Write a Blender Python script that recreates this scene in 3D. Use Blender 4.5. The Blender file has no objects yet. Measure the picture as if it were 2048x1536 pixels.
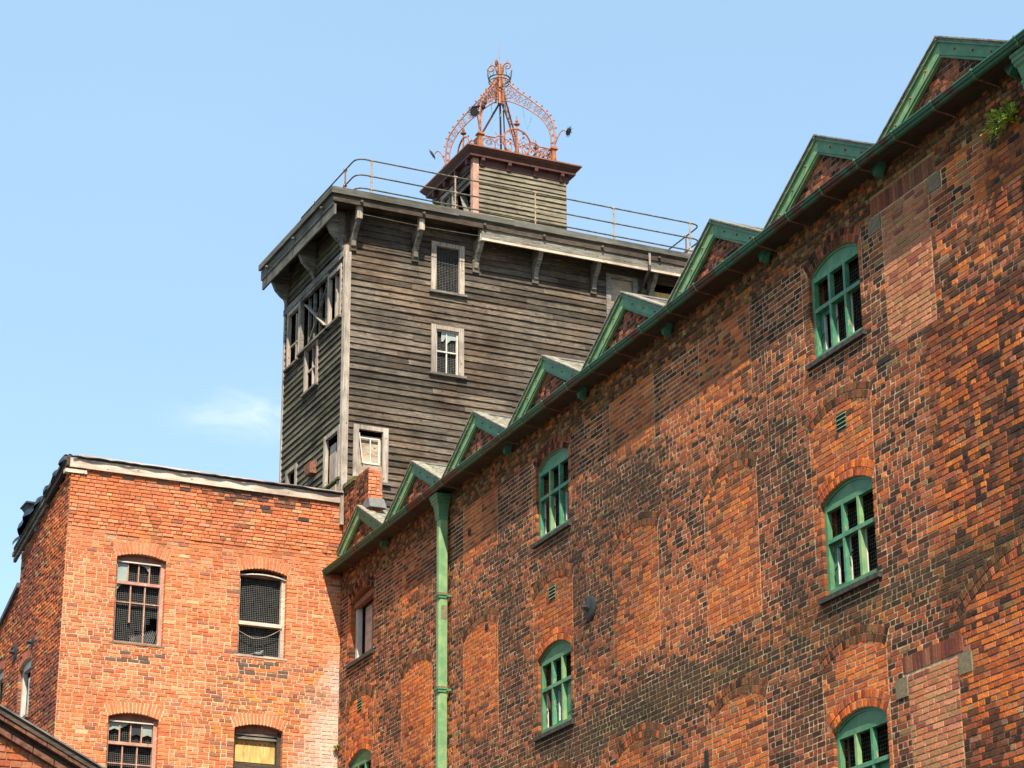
import bpy, math, random
from mathutils import Vector, Matrix, noise
random.seed(7)
R = math.radians
sc = bpy.context.scene
col = sc.collection

# ------------------------------------------------------------------ camera
PITCH, ROLL, FPX = R(20.705), R(0.379), 4770.0
CAM = Vector((0, 0, 1.6))
fw = Vector((0, math.cos(PITCH), math.sin(PITCH)))
r0 = Vector((1, 0, 0)); d0 = fw.cross(r0)
rt = math.cos(ROLL) * r0 + math.sin(ROLL) * d0
dn = -math.sin(ROLL) * r0 + math.cos(ROLL) * d0
cam = bpy.data.cameras.new('camera'); camo = bpy.data.objects.new('camera', cam); col.objects.link(camo)
cam.sensor_width = 36; cam.lens = FPX / 2048 * 36; cam.clip_end = 5000; cam.clip_start = .1
m = Matrix.Identity(4)
for i in range(3):
    m[i][0] = rt[i]; m[i][1] = -dn[i]; m[i][2] = -fw[i]; m[i][3] = CAM[i]
camo.matrix_world = m
sc.camera = camo
def project(p):
    v = p - CAM; z = v.dot(fw)
    if z < .1: return None
    return 1024 + FPX * v.dot(rt) / z, 768 + FPX * v.dot(dn) / z

# ------------------------------------------------------------------ light
SUN_L = Vector((-.037, .823, -1.0)).normalized()
EL = math.asin(-SUN_L.z); AZ = math.atan2(-SUN_L.x, -SUN_L.y)
sun = bpy.data.lights.new('sun', 'SUN'); so = bpy.data.objects.new('sun', sun); col.objects.link(so)
sun.energy = 5.0; sun.angle = R(.5); sun.color = (1, .90, .75)
so.rotation_euler = SUN_L.to_track_quat('-Z', 'Y').to_euler(); so.location = (0, -20, 60)
w = bpy.data.worlds.new('World'); sc.world = w; w.use_nodes = True
nt = w.node_tree; N = nt.nodes; L = nt.links
bg = N['Background']; sky = N.new('ShaderNodeTexSky'); sky.sky_type = 'NISHITA'; sky.sun_disc = False
sky.sun_elevation = EL; sky.sun_rotation = AZ; sky.air_density = 1.0; sky.dust_density = .6; sky.ozone_density = 1.6
# thin high haze everywhere, a little streaky, and one faint wisp of cloud left of the tower
tc = N.new('ShaderNodeTexCoord'); mp = N.new('ShaderNodeMapping'); mp.inputs['Scale'].default_value = (1.2, 1.2, 5)
nz = N.new('ShaderNodeTexNoise'); nz.inputs['Scale'].default_value = 1.3; nz.inputs['Detail'].default_value = 5; nz.inputs['Roughness'].default_value = .5
rp = N.new('ShaderNodeMapRange'); rp.inputs['From Min'].default_value = .3; rp.inputs['From Max'].default_value = .75
rp.inputs['To Min'].default_value = .25; rp.inputs['To Max'].default_value = .33
L.new(tc.outputs['Generated'], mp.inputs[0]); L.new(mp.outputs[0], nz.inputs[0]); L.new(nz.outputs[0], rp.inputs[0])
wd = (fw + rt * ((500 - 1024) / FPX) + dn * ((832 - 768) / FPX)).normalized()
sub = N.new('ShaderNodeVectorMath'); sub.operation = 'SUBTRACT'; sub.inputs[1].default_value = wd
scl = N.new('ShaderNodeVectorMath'); scl.operation = 'MULTIPLY'; scl.inputs[1].default_value = (1 / .03, 1 / .03, 1 / .010)
nw = N.new('ShaderNodeTexNoise'); nw.inputs['Scale'].default_value = 34; nw.inputs['Detail'].default_value = 6; nw.inputs['Distortion'].default_value = .8
mpw = N.new('ShaderNodeMapping'); mpw.inputs['Scale'].default_value = (1, 1, 2.5)
ln = N.new('ShaderNodeVectorMath'); ln.operation = 'LENGTH'
wr = N.new('ShaderNodeMapRange'); wr.interpolation_type = 'SMOOTHSTEP'; wr.inputs['From Min'].default_value = 0; wr.inputs['From Max'].default_value = 1.5; wr.inputs['To Min'].default_value = 1.0; wr.inputs['To Max'].default_value = 0
wc = N.new('ShaderNodeMapRange'); wc.inputs['From Min'].default_value = .38; wc.inputs['From Max'].default_value = .75; wc.inputs['To Max'].default_value = .45
wm_ = N.new('ShaderNodeMath'); wm_.operation = 'MULTIPLY'; ad = N.new('ShaderNodeMath'); ad.operation = 'ADD'; ad.use_clamp = True
L.new(tc.outputs['Generated'], sub.inputs[0]); L.new(sub.outputs[0], scl.inputs[0]); L.new(scl.outputs[0], ln.inputs[0]); L.new(ln.outputs['Value'], wr.inputs['Value'])
L.new(tc.outputs['Generated'], mpw.inputs[0]); L.new(mpw.outputs[0], nw.inputs[0]); L.new(nw.outputs[0], wc.inputs[0]); L.new(wc.outputs[0], wm_.inputs[0]); L.new(wr.outputs[0], wm_.inputs[1])
L.new(rp.outputs[0], ad.inputs[0]); ad.inputs[1].default_value = 0
mw2 = N.new('ShaderNodeMix'); mw2.data_type = 'RGBA'; mw2.inputs['B'].default_value = (6.0, 6.4, 6.9, 1)
mx = N.new('ShaderNodeMix'); mx.data_type = 'RGBA'; mx.inputs['B'].default_value = (4.0, 6.1, 7.4, 1)
L.new(ad.outputs[0], mx.inputs['Factor']); L.new(sky.outputs[0], mx.inputs['A']); L.new(wm_.outputs[0], mw2.inputs['Factor']); L.new(mx.outputs['Result'], mw2.inputs['A']); L.new(mw2.outputs['Result'], bg.inputs[0])
bg.inputs[1].default_value = .102
sc.view_settings.view_transform = 'Standard'; sc.view_settings.look = 'None'
sc.view_settings.exposure = 1.08; sc.view_settings.gamma = 1; sc.view_settings.use_curve_mapping = False

# ------------------------------------------------------------------ materials
MATS = {}
class NG:
    def __init__(s, name):
        s.m = bpy.data.materials.new(name); s.m.use_nodes = True; s.t = s.m.node_tree; s.n = s.t.nodes
        s.b = s.n['Principled BSDF']; MATS[name] = s.m
        s.co = s.n.new('ShaderNodeTexCoord').outputs['Object']
    def lk(s, a, b): s.t.links.new(a, b)
    def noise(s, scale, det=4, rough=.55, sc3=None, dist=0, off=0):
        v = s.co
        if sc3 or off:
            q = s.n.new('ShaderNodeMapping'); q.inputs['Scale'].default_value = sc3 or (1, 1, 1); q.inputs['Location'].default_value = (off, off, off)
            s.lk(v, q.inputs[0]); v = q.outputs[0]
        t = s.n.new('ShaderNodeTexNoise'); t.inputs['Scale'].default_value = scale; t.inputs['Detail'].default_value = det
        t.inputs['Roughness'].default_value = rough; t.inputs['Distortion'].default_value = dist
        s.lk(v, t.inputs['Vector']); return t.outputs[0]
    def ramp(s, v, p0, p1, c0=(0, 0, 0), c1=(1, 1, 1)):
        q = s.n.new('ShaderNodeValToRGB'); e = q.color_ramp.elements
        e[0].position = p0; e[1].position = p1; e[0].color = (*c0, 1); e[1].color = (*c1, 1)
        s.lk(v, q.inputs[0]); return q.outputs[0]
    def mix(s, f, a, b, mode='MIX'):
        q = s.n.new('ShaderNodeMix'); q.data_type = 'RGBA'; q.blend_type = mode; q.clamp_factor = True
        for k, v in (('Factor', f), ('A', a), ('B', b)):
            if hasattr(v, 'links'): s.lk(v, q.inputs[k])
            elif isinstance(v, (int, float)): q.inputs[k].default_value = v
            else: q.inputs[k].default_value = (*v, 1)
        return q.outputs['Result']
    def attr(s, name):
        q = s.n.new('ShaderNodeAttribute'); q.attribute_name = name; return q.outputs['Color']
    def rnd(s):
        return s.n.new('ShaderNodeObjectInfo').outputs['Random']
    def out(s, c, rough=.85, bump=None, bs=.4, bd=.01, metal=0, spec=.3):
        if hasattr(c, 'links'): s.lk(c, s.b.inputs['Base Color'])
        else: s.b.inputs['Base Color'].default_value = (*c, 1)
        s.b.inputs['Roughness'].default_value = rough; s.b.inputs['Metallic'].default_value = metal
        s.b.inputs['Specular IOR Level'].default_value = spec
        if bump is not None:
            q = s.n.new('ShaderNodeBump'); q.inputs['Strength'].default_value = bs; q.inputs['Distance'].default_value = bd
            s.lk(bump, q.inputs['Height']); s.lk(q.outputs[0], s.b.inputs['Normal'])
        return s.m

def make_brick():
    g = NG('brick_surface'); a = g.attr('tint')
    n1 = g.noise(22, 6, .65); n2 = g.noise(95, 3, .7); n3 = g.noise(2.3, 5, .6)
    c = g.mix(g.ramp(n1, .35, .7), g.mix(1, a, (.66, .62, .62), 'MULTIPLY'), a)
    c = g.mix(g.ramp(n2, .56, .74), c, g.mix(1, a, (1.25, 1.2, 1.1), 'MULTIPLY'))
    c = g.mix(g.ramp(n3, .55, .78, c1=(.45, .45, .45)), c, (.05, .035, .028))
    g.out(c, .92, g.mix(.5, n1, n2), .9, .02, spec=.15)
make_brick()
def make_mortar():
    g = NG('mortar_bed'); a = g.attr('tint')
    n1 = g.noise(30, 5); n3 = g.noise(1.7, 5, .6)
    c = g.mix(g.ramp(n1, .35, .65), g.mix(1, a, (.6, .58, .55), 'MULTIPLY'), a)
    c = g.mix(g.ramp(n3, .55, .8, c1=(.5, .5, .5)), c, (.06, .05, .035))
    g.out(c, .95, n1, .5, .01, spec=.1)
make_mortar()
def make_paint(name, base, light, chip, chip_at=.63, rough=.55):
    g = NG(name); n1 = g.noise(5, 5, .6); n2 = g.noise(26, 6, .7, sc3=(1, 1, .45)); n3 = g.noise(60, 3)
    c = g.mix(g.ramp(n1, .4, .68), base, light)
    c = g.mix(g.ramp(g.noise(11, 4, .6, sc3=(1, 1, .2), off=3), .55, .75, c1=(.5, .5, .5)), c, [x * .55 for x in base])
    c = g.mix(g.ramp(n2, chip_at, chip_at + .03), c, chip)
    g.out(c, rough, g.mix(.5, n2, n3), .35, .004, spec=.35)
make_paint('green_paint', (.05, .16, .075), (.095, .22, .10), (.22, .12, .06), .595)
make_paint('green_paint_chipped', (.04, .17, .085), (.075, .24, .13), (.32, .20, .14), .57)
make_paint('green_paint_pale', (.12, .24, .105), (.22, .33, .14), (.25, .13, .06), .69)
make_paint('terracotta_paint', (.28, .092, .034), (.36, .14, .055), (.11, .04, .025), .56)
make_paint('maroon_paint', (.065, .022, .016), (.10, .035, .025), (.3, .25, .2), .68)
make_paint('pink_paint', (.34, .17, .115), (.42, .25, .18), (.5, .42, .34), .6)
make_paint('white_paint', (.44, .40, .34), (.55, .51, .44), (.3, .26, .2), .6)
make_paint('brown_paint', (.16, .065, .035), (.24, .10, .055), (.4, .3, .22), .66)
make_paint('soffit_paint', (.05, .022, .016), (.035, .05, .03), (.09, .04, .03), .62)
def make_gutterpaint():
    g = NG('gutter_paint'); n = g.noise(.9, 4, .7); n2 = g.noise(30, 5, .7)
    c = g.mix(g.ramp(n, .50, .56), (.026, .105, .06), (.07, .025, .016))
    c = g.mix(g.ramp(n2, .6, .66), c, (.06, .19, .11))
    g.out(c, .5, n2, .25, .004)
make_gutterpaint()
def make_wood(name, dark, mid, light, sc3, moss=0, warm=0, knots=True, shade=1):
    g = NG(name)
    n1 = g.noise(1, 5, .62, sc3=sc3, dist=.6); n2 = g.noise(1, 3, .6, sc3=[x * 3.2 for x in sc3])
    nb = g.noise(1.1, 4, .6)
    c = g.mix(g.ramp(n1, .34, .55), dark, mid); c = g.mix(g.ramp(n2, .5, .72), c, light)
    c = g.mix(g.ramp(nb, .42, .62, c1=(.7, .7, .7)), c, g.mix(1, c, (.42, .40, .40), 'MULTIPLY'))
    if warm: c = g.mix(g.ramp(g.noise(.8, 4, .6, off=9), .45, .65), c, g.mix(1, c, (1.08, .92, .80), 'MULTIPLY'))
    rr = g.n.new('ShaderNodeMapRange'); rr.inputs['To Min'].default_value = .5 if 'weathered' in name else .88; rr.inputs['To Max'].default_value = 1.35 if 'weathered' in name else 1.1
    g.lk(g.rnd(), rr.inputs[0]); c = g.mix(1, c, rr.outputs[0], 'MULTIPLY')
    if knots:
        v = g.n.new('ShaderNodeTexVoronoi'); q = g.n.new('ShaderNodeMapping')
        q.inputs['Scale'].default_value = [4.2 if x < 20 else 7.2 for x in sc3]; g.lk(g.co, q.inputs[0]); g.lk(q.outputs[0], v.inputs['Vector']); v.inputs['Scale'].default_value = 1
        c = g.mix(g.ramp(v.outputs['Distance'], .07, .12, (1, 1, 1), (0, 0, 0)), c, [x * .4 for x in dark])
    if moss:
        mm = g.ramp(g.noise(1, 5, .65, sc3=(2, 2, 9)), .62 - .2 * moss, .75 - .15 * moss)
        c = g.mix(mm, c, (.085, .085, .022))
    g.out(c, .85, g.mix(.5, n1, n2), .6, .008, spec=.2)
make_wood('weathered_board', (.036, .028, .021), (.098, .078, .058), (.25, .21, .16), (1.6, 1.6, 42), warm=1)
make_wood('weathered_board_mossy', (.032, .028, .021), (.10, .086, .06), (.17, .15, .10), (1.6, 1.6, 42), moss=.5)
make_wood('lantern_board', (.09, .075, .05), (.195, .165, .112), (.31, .275, .20), (1.6, 1.6, 30), moss=.2)
make_wood('grey_post', (.20, .165, .13), (.38, .32, .26), (.55, .47, .39), (34, 34, 1.8))
make_wood('grey_beam', (.075, .068, .055), (.17, .155, .125), (.36, .33, .28), (1.6, 1.6, 34))
make_wood('roof_edge_board', (.06, .058, .048), (.12, .115, .095), (.19, .18, .15), (1.2, 1.2, 30), moss=.2, knots=False)
make_wood('pale_board', (.42, .31, .22), (.60, .48, .37), (.72, .62, .52), (1.2, 1.2, 30))
make_wood('dark_beam', (.03, .022, .016), (.07, .05, .035), (.11, .09, .07), (2, 2, 20), knots=False)
make_wood('plywood', (.35, .2, .06), (.55, .36, .12), (.62, .45, .2), (9, 9, 1.4))
make_wood('pale_plywood', (.22, .165, .12), (.34, .27, .20), (.42, .35, .27), (3, 3, 9))
def simple(name, c, rough=.8, v=.35, scale=8, bump=.3, metal=0, spec=.3):
    g = NG(name); n = g.noise(scale, 5, .6)
    g.out(g.mix(g.ramp(n, .35, .68), [x * (1 - v) for x in c], [min(1, x * (1 + v)) for x in c]), rough, n, bump, .01, metal, spec)
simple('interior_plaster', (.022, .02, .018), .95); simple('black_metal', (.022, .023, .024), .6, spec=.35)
simple('tarpaulin_sheet', (.012, .016, .024), .32, scale=4, spec=.6); simple('galvanised_wire', (.22, .22, .21), .6, .2)
simple('rusty_iron', (.2, .085, .05), .85, .5, 25); simple('stone_sill', (.045, .04, .033), .9, .5, 14)
simple('slate', (.13, .12, .11), .8, .45, 7); simple('slate_lichen', (.21, .19, .14), .9, .5, 9); simple('lead_sheet', (.12, .12, .11), .55, .25)
simple('asphalt', (.045, .045, .046), .95, .2, 3); simple('concrete', (.17, .13, .075), .9, .25, 20)
simple('moss_clump', (.11, .13, .03), .95, .5, 20); simple('rail_steel', (.10, .09, .06), .6, .6, 14)
simple('rail_joint', (.30, .22, .15), .8, .5, 30); simple('cloudy_pane', (.26, .30, .27), .25, .15, 4, .02)
simple('leaf_green', (.15, .25, .03), .6, .45, 30, 0); simple('leaf_pale', (.42, .50, .09), .6, .35, 30, 0)
simple('pigeon_grey', (.15, .145, .14), .8, .4, 40); simple('blue_cord', (.1, .35, .36), .7); simple('bird_dark', (.03, .032, .04), .7, .4, 40)
simple('rope_fibre', (.4, .3, .2), .9); simple('roof_felt', (.08, .08, .08), .9); simple('terracotta_tile', (.13, .055, .032), .9, .5, 12)
simple('distant_brick', (.30, .14, .08), .95, .4, 6); simple('ground_gravel', (.08, .075, .06), .95, .35, 2)
simple('coping_moss', (.085, .10, .035), .95, .6, 12); simple('green_inner', (.035, .13, .075), .6, .3, 12); simple('white_flake', (.42, .41, .38), .8, .2, 30)
def make_glass():
    g = NG('window_pane'); n = g.noise(3, 3)
    g.out((.035, .045, .05), .12, n, .05, .01, spec=.8)
make_glass()

# ------------------------------------------------------------------ mesh helpers
class MB:
    def __init__(s): s.v = []; s.f = []; s.c = []; s.mi = []; s.cur = 0; s.tint = None
    def add(s, vs, fs, c=None):
        o = len(s.v); s.v += [tuple(v) for v in vs]; s.f += [tuple(i + o for i in f) for f in fs]
        s.mi += [s.cur] * len(fs)
        if c is not None or s.tint is not None: s.c += [c or s.tint] * len(vs)
    def box(s, x0, x1, y0, y1, z0, z1):
        s.hexa([(x0, y0, z0), (x1, y0, z0), (x1, y1, z0), (x0, y1, z0), (x0, y0, z1), (x1, y0, z1), (x1, y1, z1), (x0, y1, z1)])
        return s
    def hexa(s, p, c=None):
        s.add(p, [(0, 3, 2, 1), (4, 5, 6, 7), (0, 1, 5, 4), (1, 2, 6, 5), (2, 3, 7, 6), (3, 0, 4, 7)], c)
        return s
    def prism(s, poly, y0, y1, ax='y'):      # polygon in x-z extruded in y (ax y), or polygon y-z extruded in x
        n = len(poly)
        P = (lambda a, b, t: (a, t, b)) if ax == 'y' else (lambda a, b, t: (t, a, b)) if ax == 'x' else (lambda a, b, t: (a, b, t))
        vs = [P(a, b, y0) for a, b in poly] + [P(a, b, y1) for a, b in poly]
        fs = [tuple(range(n - 1, -1, -1)), tuple(range(n, 2 * n))] + [(i, (i + 1) % n, n + (i + 1) % n, n + i) for i in range(n)]
        s.add(vs, fs); return s
    def strip(s, p, q, y0, y1):
        # bar between 2D points p, q in the x-z plane; p, q lists (edge lines) of equal length
        for i in range(len(p) - 1):
            a, b, c, d = p[i], p[i + 1], q[i + 1], q[i]
            s.hexa([(a[0], y0, a[1]), (b[0], y0, b[1]), (b[0], y1, b[1]), (a[0], y1, a[1]), (d[0], y0, d[1]), (c[0], y0, c[1]), (c[0], y1, c[1]), (d[0], y1, d[1])])
        return s
    def bar(s, a, b, w, h=None):
        a = Vector(a); b = Vector(b); h = h or w; d = (b - a).normalized()
        up = Vector((0, 0, 1)) if abs(d.z) < .95 else Vector((1, 0, 0))
        x = d.cross(up).normalized() * w / 2; y = d.cross(x).normalized() * h / 2
        s.hexa([a - x - y, a + x - y, a + x + y, a - x + y, b - x - y, b + x - y, b + x + y, b - x + y]); return s
    def tube(s, pts, r, n=6, closed=False):
        pts = [Vector(p) for p in pts]; m_ = len(pts); vs = []; prev = None
        for i, p in enumerate(pts):
            a = pts[(i - 1) % m_] if (i or closed) else p; b = pts[(i + 1) % m_] if (i < m_ - 1 or closed) else p
            d = (b - a).normalized()
            if prev is None:
                up = Vector((0, 0, 1)) if abs(d.z) < .9 else Vector((1, 0, 0)); x = d.cross(up).normalized()
            else:
                x = (prev - d * prev.dot(d)).normalized()
            prev = x; y = d.cross(x); rr = r[i] if isinstance(r, (list, tuple)) else r
            for k in range(n):
                t = 2 * math.pi * k / n; vs.append(p + x * rr * math.cos(t) + y * rr * math.sin(t))
        fs = []
        for i in range(m_ if closed else m_ - 1):
            j = (i + 1) % m_
            for k in range(n): fs.append((i * n + k, i * n + (k + 1) % n, j * n + (k + 1) % n, j * n + k))
        if not closed: fs += [tuple(range(n - 1, -1, -1)), tuple((m_ - 1) * n + k for k in range(n))]
        s.add(vs, fs); return s
    def ball(s, c, r, n=8, sz=1, sx=1, sy=1):
        c = Vector(c); vs = [c + Vector((0, 0, -r * sz))]; m_ = max(3, n // 2)
        for i in range(1, m_):
            ph = -math.pi / 2 + math.pi * i / m_
            for k in range(n):
                t = 2 * math.pi * k / n; vs.append(c + Vector((r * sx * math.cos(ph) * math.cos(t), r * sy * math.cos(ph) * math.sin(t), r * sz * math.sin(ph))))
        vs.append(c + Vector((0, 0, r * sz))); T = len(vs) - 1
        fs = [(0, 1 + (k + 1) % n, 1 + k) for k in range(n)]
        for i in range(m_ - 2):
            for k in range(n): a = 1 + i * n; fs.append((a + k, a + (k + 1) % n, a + n + (k + 1) % n, a + n + k))
        a = 1 + (m_ - 2) * n; fs += [(a + k, a + (k + 1) % n, T) for k in range(n)]
        s.add(vs, fs); return s
    def lathe(s, c, prof, n=10, axis='z'):
        c = Vector(c); vs = []
        for r_, h in prof:
            for k in range(n):
                t = 2 * math.pi * k / n; a, b = r_ * math.cos(t), r_ * math.sin(t)
                vs.append(c + (Vector((a, b, h)) if axis == 'z' else Vector((a, -h, b)) if axis == 'y' else Vector((-h, a, b))))
        fs = []
        for i in range(len(prof) - 1):
            for k in range(n): fs.append((i * n + k, i * n + (k + 1) % n, (i + 1) * n + (k + 1) % n, (i + 1) * n + k))
        fs += [tuple(range(n - 1, -1, -1)), tuple((len(prof) - 1) * n + k for k in range(n))]
        s.add(vs, fs); return s
    def build(s, name, mat, parent=None, kind=None, label=None, smooth=False):
        me = bpy.data.meshes.new(name); me.from_pydata(s.v, [], s.f); me.validate()
        for mt in (mat if isinstance(mat, (list, tuple)) else [mat]): me.materials.append(MATS[mt])
        if isinstance(mat, (list, tuple)) and len(s.mi) == len(me.polygons): me.polygons.foreach_set('material_index', s.mi)
        if s.c and len(s.c) == len(me.vertices):
            a = me.color_attributes.new('tint', 'FLOAT_COLOR', 'POINT'); a.data.foreach_set('color', [x for c in s.c for x in (*c, 1)])
        if smooth: me.polygons.foreach_set('use_smooth', [True] * len(me.polygons))
        o = bpy.data.objects.new(name, me); col.objects.link(o)
        if parent is not None: o.parent = parent
        if kind: o['kind'] = kind
        if label: o['label'] = label
        return o
def tag(o, label, cat, group=None):
    o['label'] = label; o['category'] = cat
    if group: o['group'] = group
    return o
def thing(name, label, cat, loc, rz=0, group=None):
    o = bpy.data.objects.new(name, None); col.objects.link(o); o.location = loc; o.rotation_euler = (0, 0, rz)
    o.empty_display_size = .3
    return tag(o, label, cat, group)
U = lambda a, b: random.uniform(a, b)
def jit(c, v=.12, h=.05):
    k = 1 + U(-v, v); return tuple(max(.004, min(.95, x * k * (1 + U(-h, h)))) for x in c)
def mixc(a, b, t): return tuple(x * (1 - t) + y * t for x, y in zip(a, b))
def fn(x, y, s=1, o=0): return noise.noise(Vector((x * s + o, y * s - o, o * .37)))

# ------------------------------------------------------------------ brick laying
def arc(uc, hw, zs, rise, t):
    """point at t in -1..1 on a segmental arch of half width hw springing at zs"""
    Rr = (hw * hw + rise * rise) / (2 * rise); th = math.asin(min(1, hw / Rr)) * t
    return uc + Rr * math.sin(th), zs + rise - Rr + Rr * math.cos(th)
def halfw_at(a, z):
    """half width of the arch + ring body at height z (0 if above)"""
    hw, zs, rise, ring = a['hw'], a['zs'], a['rise'], a['ring']
    Rr = (hw * hw + rise * rise) / (2 * rise); c = zs + rise - Rr; Ro = Rr + ring
    if z < a['z0']: return 0
    th = math.asin(min(1, hw / Rr)); zo = c + Ro * math.cos(th)
    if z <= zs: return hw
    if z > c + Ro: return 0
    lim = (z - c) * math.tan(th) + .0
    return min(math.sqrt(max(0, Ro * Ro - (z - c) ** 2)), max(lim, 0) if z > zs else hw)
class Wall:
    """face in local x-z (or y-z, mirrored) with openings; y grows into the wall"""
    def __init__(s, root, P, s0, s1, zb, top, openings, arches, colf, mortf, segf=None, course=.075, thick=.35, boost=1, depth_in=1.0, stuff_label=None, n_single=300):
        s.root, s.P, s.s0, s.s1, s.zb, s.top = root, P, s0, s1, zb, top
        s.op, s.ar, s.colf, s.mortf, s.segf, s.ch = openings, arches, colf, mortf, segf, course
        s.bricks = []; s.n_single = n_single; s.din = depth_in; s.my = .003; s.joint = .013; s.vj = .006
    def brick(s, p, yf, dep, c, ch=.008):
        s.bricks.append((p, yf, dep, c, ch))
    def geom(s, mb, b):
        p, yf, dep, c, ch = b
        cx = sum(q[0] for q in p) / 4; cz = sum(q[1] for q in p) / 4
        vs = [s.P(q[0], dep, q[1]) for q in p]
        tilt = U(-.0025, .0025); tz = U(-.002, .002)
        ring = []; fr = []
        for q in p:
            yy = yf + tilt * (1 if q[0] > cx else -1) + tz * (1 if q[1] > cz else -1)
            ring.append(s.P(q[0], yy + ch * .8, q[1]))
            k = ch * U(.5, 1.6); ex = k * (1 if q[0] < cx else -1); ez = k * (1 if q[1] < cz else -1)
            fr.append(s.P(q[0] + ex, yy, q[1] + ez))
        vs += ring + fr
        fs = [(i, (i + 1) % 4, 4 + (i + 1) % 4, 4 + i) for i in range(4)] + [(4 + i, 4 + (i + 1) % 4, 8 + (i + 1) % 4, 8 + i) for i in range(4)] + [(8, 9, 10, 11)]
        mb.add(vs, fs, c)
    def lay(s, zmin):
        z = zmin; i = 0
        while z < s.zmax:
            zm = z + s.ch / 2
            ivs = s.top(zm)
            segs = s.segf(zm, ivs) if s.segf else [(a, b, 0) for a, b in ivs]
            cut = []
            for a in s.ar:
                h = halfw_at(a, zm + (.025 if a['ring'] > 0 and zm > a['zs'] else 0))
                if h > 0: cut.append((a['uc'] - h, a['uc'] + h, a['ring'] > 0 and zm > a['zs'] or a.get('solid')))
            for o in s.op:
                if o['z0'] < zm < o['zs']: cut.append((o['uc'] - o['hw'], o['uc'] + o['hw'], False))
            for ex in getattr(s, 'extra', []):
                if ex[2] < zm < ex[3]: cut.append((ex[0], ex[1], True))
            for a in s.ar:
                if a.get('fill') and a['zs'] < zm < a['zs'] + a['rise'] + .03:
                    Rr = (a['hw'] ** 2 + a['rise'] ** 2) / (2 * a['rise']); c = a['zs'] + a['rise'] - Rr
                    hi = math.sqrt(max(0, Rr * Rr - min(zm - .02 - c, Rr) ** 2)) - .0
                    if hi > .08: s.course(a['uc'] - hi, a['uc'] + hi, z, i, 1, False, False)
            for a0, a1, zone in segs:
                parts = [(a0, a1, False, False)]
                for c0, c1, sol in cut:
                    np_ = []
                    for p0, p1, e0, e1 in parts:
                        if c1 <= p0 or c0 >= p1: np_.append((p0, p1, e0, e1)); continue
                        if c0 > p0 + .02: np_.append((p0, c0, e0, not sol))
                        if c1 < p1 - .02: np_.append((c1, p1, not sol, e1))
                    parts = np_
                for p0, p1, e0, e1 in parts:
                    s.course(p0, p1, z, i, zone, e0, e1)
            z += s.ch; i += 1
    def course(s, p0, p1, z, i, zone, e0, e1):
        g = s.joint
        x = p0; hdr = s.bond(i, zone)
        first = True
        while x < p1 - .02:
            L_ = .112 if random.random() < hdr else .225
            if first: L_ = random.choice((.06, .112, .168)) + U(-.01, .01) if not e0 else random.choice((.112, .225)); first = False
            L_ += U(-.008, .008)
            if x + L_ > p1 - .05: L_ = p1 - x
            xa, xb = x, x + L_
            c, pr = s.colf((xa + xb) / 2, z + s.ch / 2, zone)
            if c is not None:
                dz = fn((xa + xb) / 2, z, 1.3) * .006 if p1 - p0 > .3 else 0
                za, zb = z + g / 2 + U(-.0015, .0015) + dz, z + s.ch - g / 2 + U(-.0015, .0015) + dz
                ga = gb = g / 2
                if zone in (1, 2) and s.ch > .07: ga = .012 if xa == p0 else ga; gb = .012 if xb >= p1 - 1e-6 else gb
                q = [(xa + (0 if e0 and xa == p0 else ga), za), (xb - (0 if e1 and xb >= p1 - 1e-6 else gb), za),
                     (xb - (0 if e1 and xb >= p1 - 1e-6 else gb), zb), (xa + (0 if e0 and xa == p0 else ga), zb)]
                edge = (e0 and xa == p0) or (e1 and xb >= p1 - 1e-6)
                s.brick(q, -pr + U(-.001, .001), (.2 if edge else .03), c, U(.002, .005) if pr < .01 else U(.004, .01))
            x += L_
    def voussoirs(s, a, rings, cf, n=None, proud=.006):
        hw, zs, rise = a['hw'], a['zs'], a['rise']
        Rr = (hw * hw + rise * rise) / (2 * rise); th = math.asin(min(1, hw / Rr)); cz = zs + rise - Rr
        r_in = Rr
        for rh in rings:
            n_ = n or max(6, int(2 * th * r_in / .075)); gg = s.vj / r_in
            for k in range(n_):
                t0 = -th + 2 * th * k / n_ + gg; t1 = -th + 2 * th * (k + 1) / n_ - gg
                r0, r1 = r_in + .004, r_in + rh - .006
                q = [(a['uc'] + r0 * math.sin(t0), cz + r0 * math.cos(t0)), (a['uc'] + r0 * math.sin(t1), cz + r0 * math.cos(t1)),
                     (a['uc'] + r1 * math.sin(t1), cz + r1 * math.cos(t1)), (a['uc'] + r1 * math.sin(t0), cz + r1 * math.cos(t0))]
                s.brick(q, -proud + U(-.002, .002), .12, cf(), U(.003, .007))
            r_in += rh
    def finish(s, stuff_name='brickwork', visible=None):
        M = s.root.matrix_basis.copy() if s.root.matrix_basis else Matrix.Identity(4)
        M = Matrix.Translation(s.root.location) @ s.root.rotation_euler.to_matrix().to_4x4()
        sc_ = []
        for k, b in enumerate(s.bricks):
            pr = [project(M @ Vector(s.P(q[0], b[1], q[1]))) for q in b[0]]
            if None in pr or any(not (2 < x < 2046 and 2 < y < 1534) for x, y in pr): continue
            cx = sum(q[0] for q in b[0]) / 4; cz = sum(q[1] for q in b[0]) / 4
            if visible and not visible(cx, cz): continue
            ar = abs(sum(pr[i][0] * pr[(i + 1) % 4][1] - pr[(i + 1) % 4][0] * pr[i][1] for i in range(4))) / 2
            sc_.append((ar, k))
        sc_.sort(reverse=True); single = set(k for _, k in sc_[:s.n_single])
        mb = MB()
        for k, b in enumerate(s.bricks):
            if k in single:
                m1 = MB(); s.geom(m1, b); m1.build('brick', 'brick_surface', s.root)
            else: s.geom(mb, b)
        mb.build(stuff_name, 'brick_surface', s.root, kind='stuff')
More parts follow.
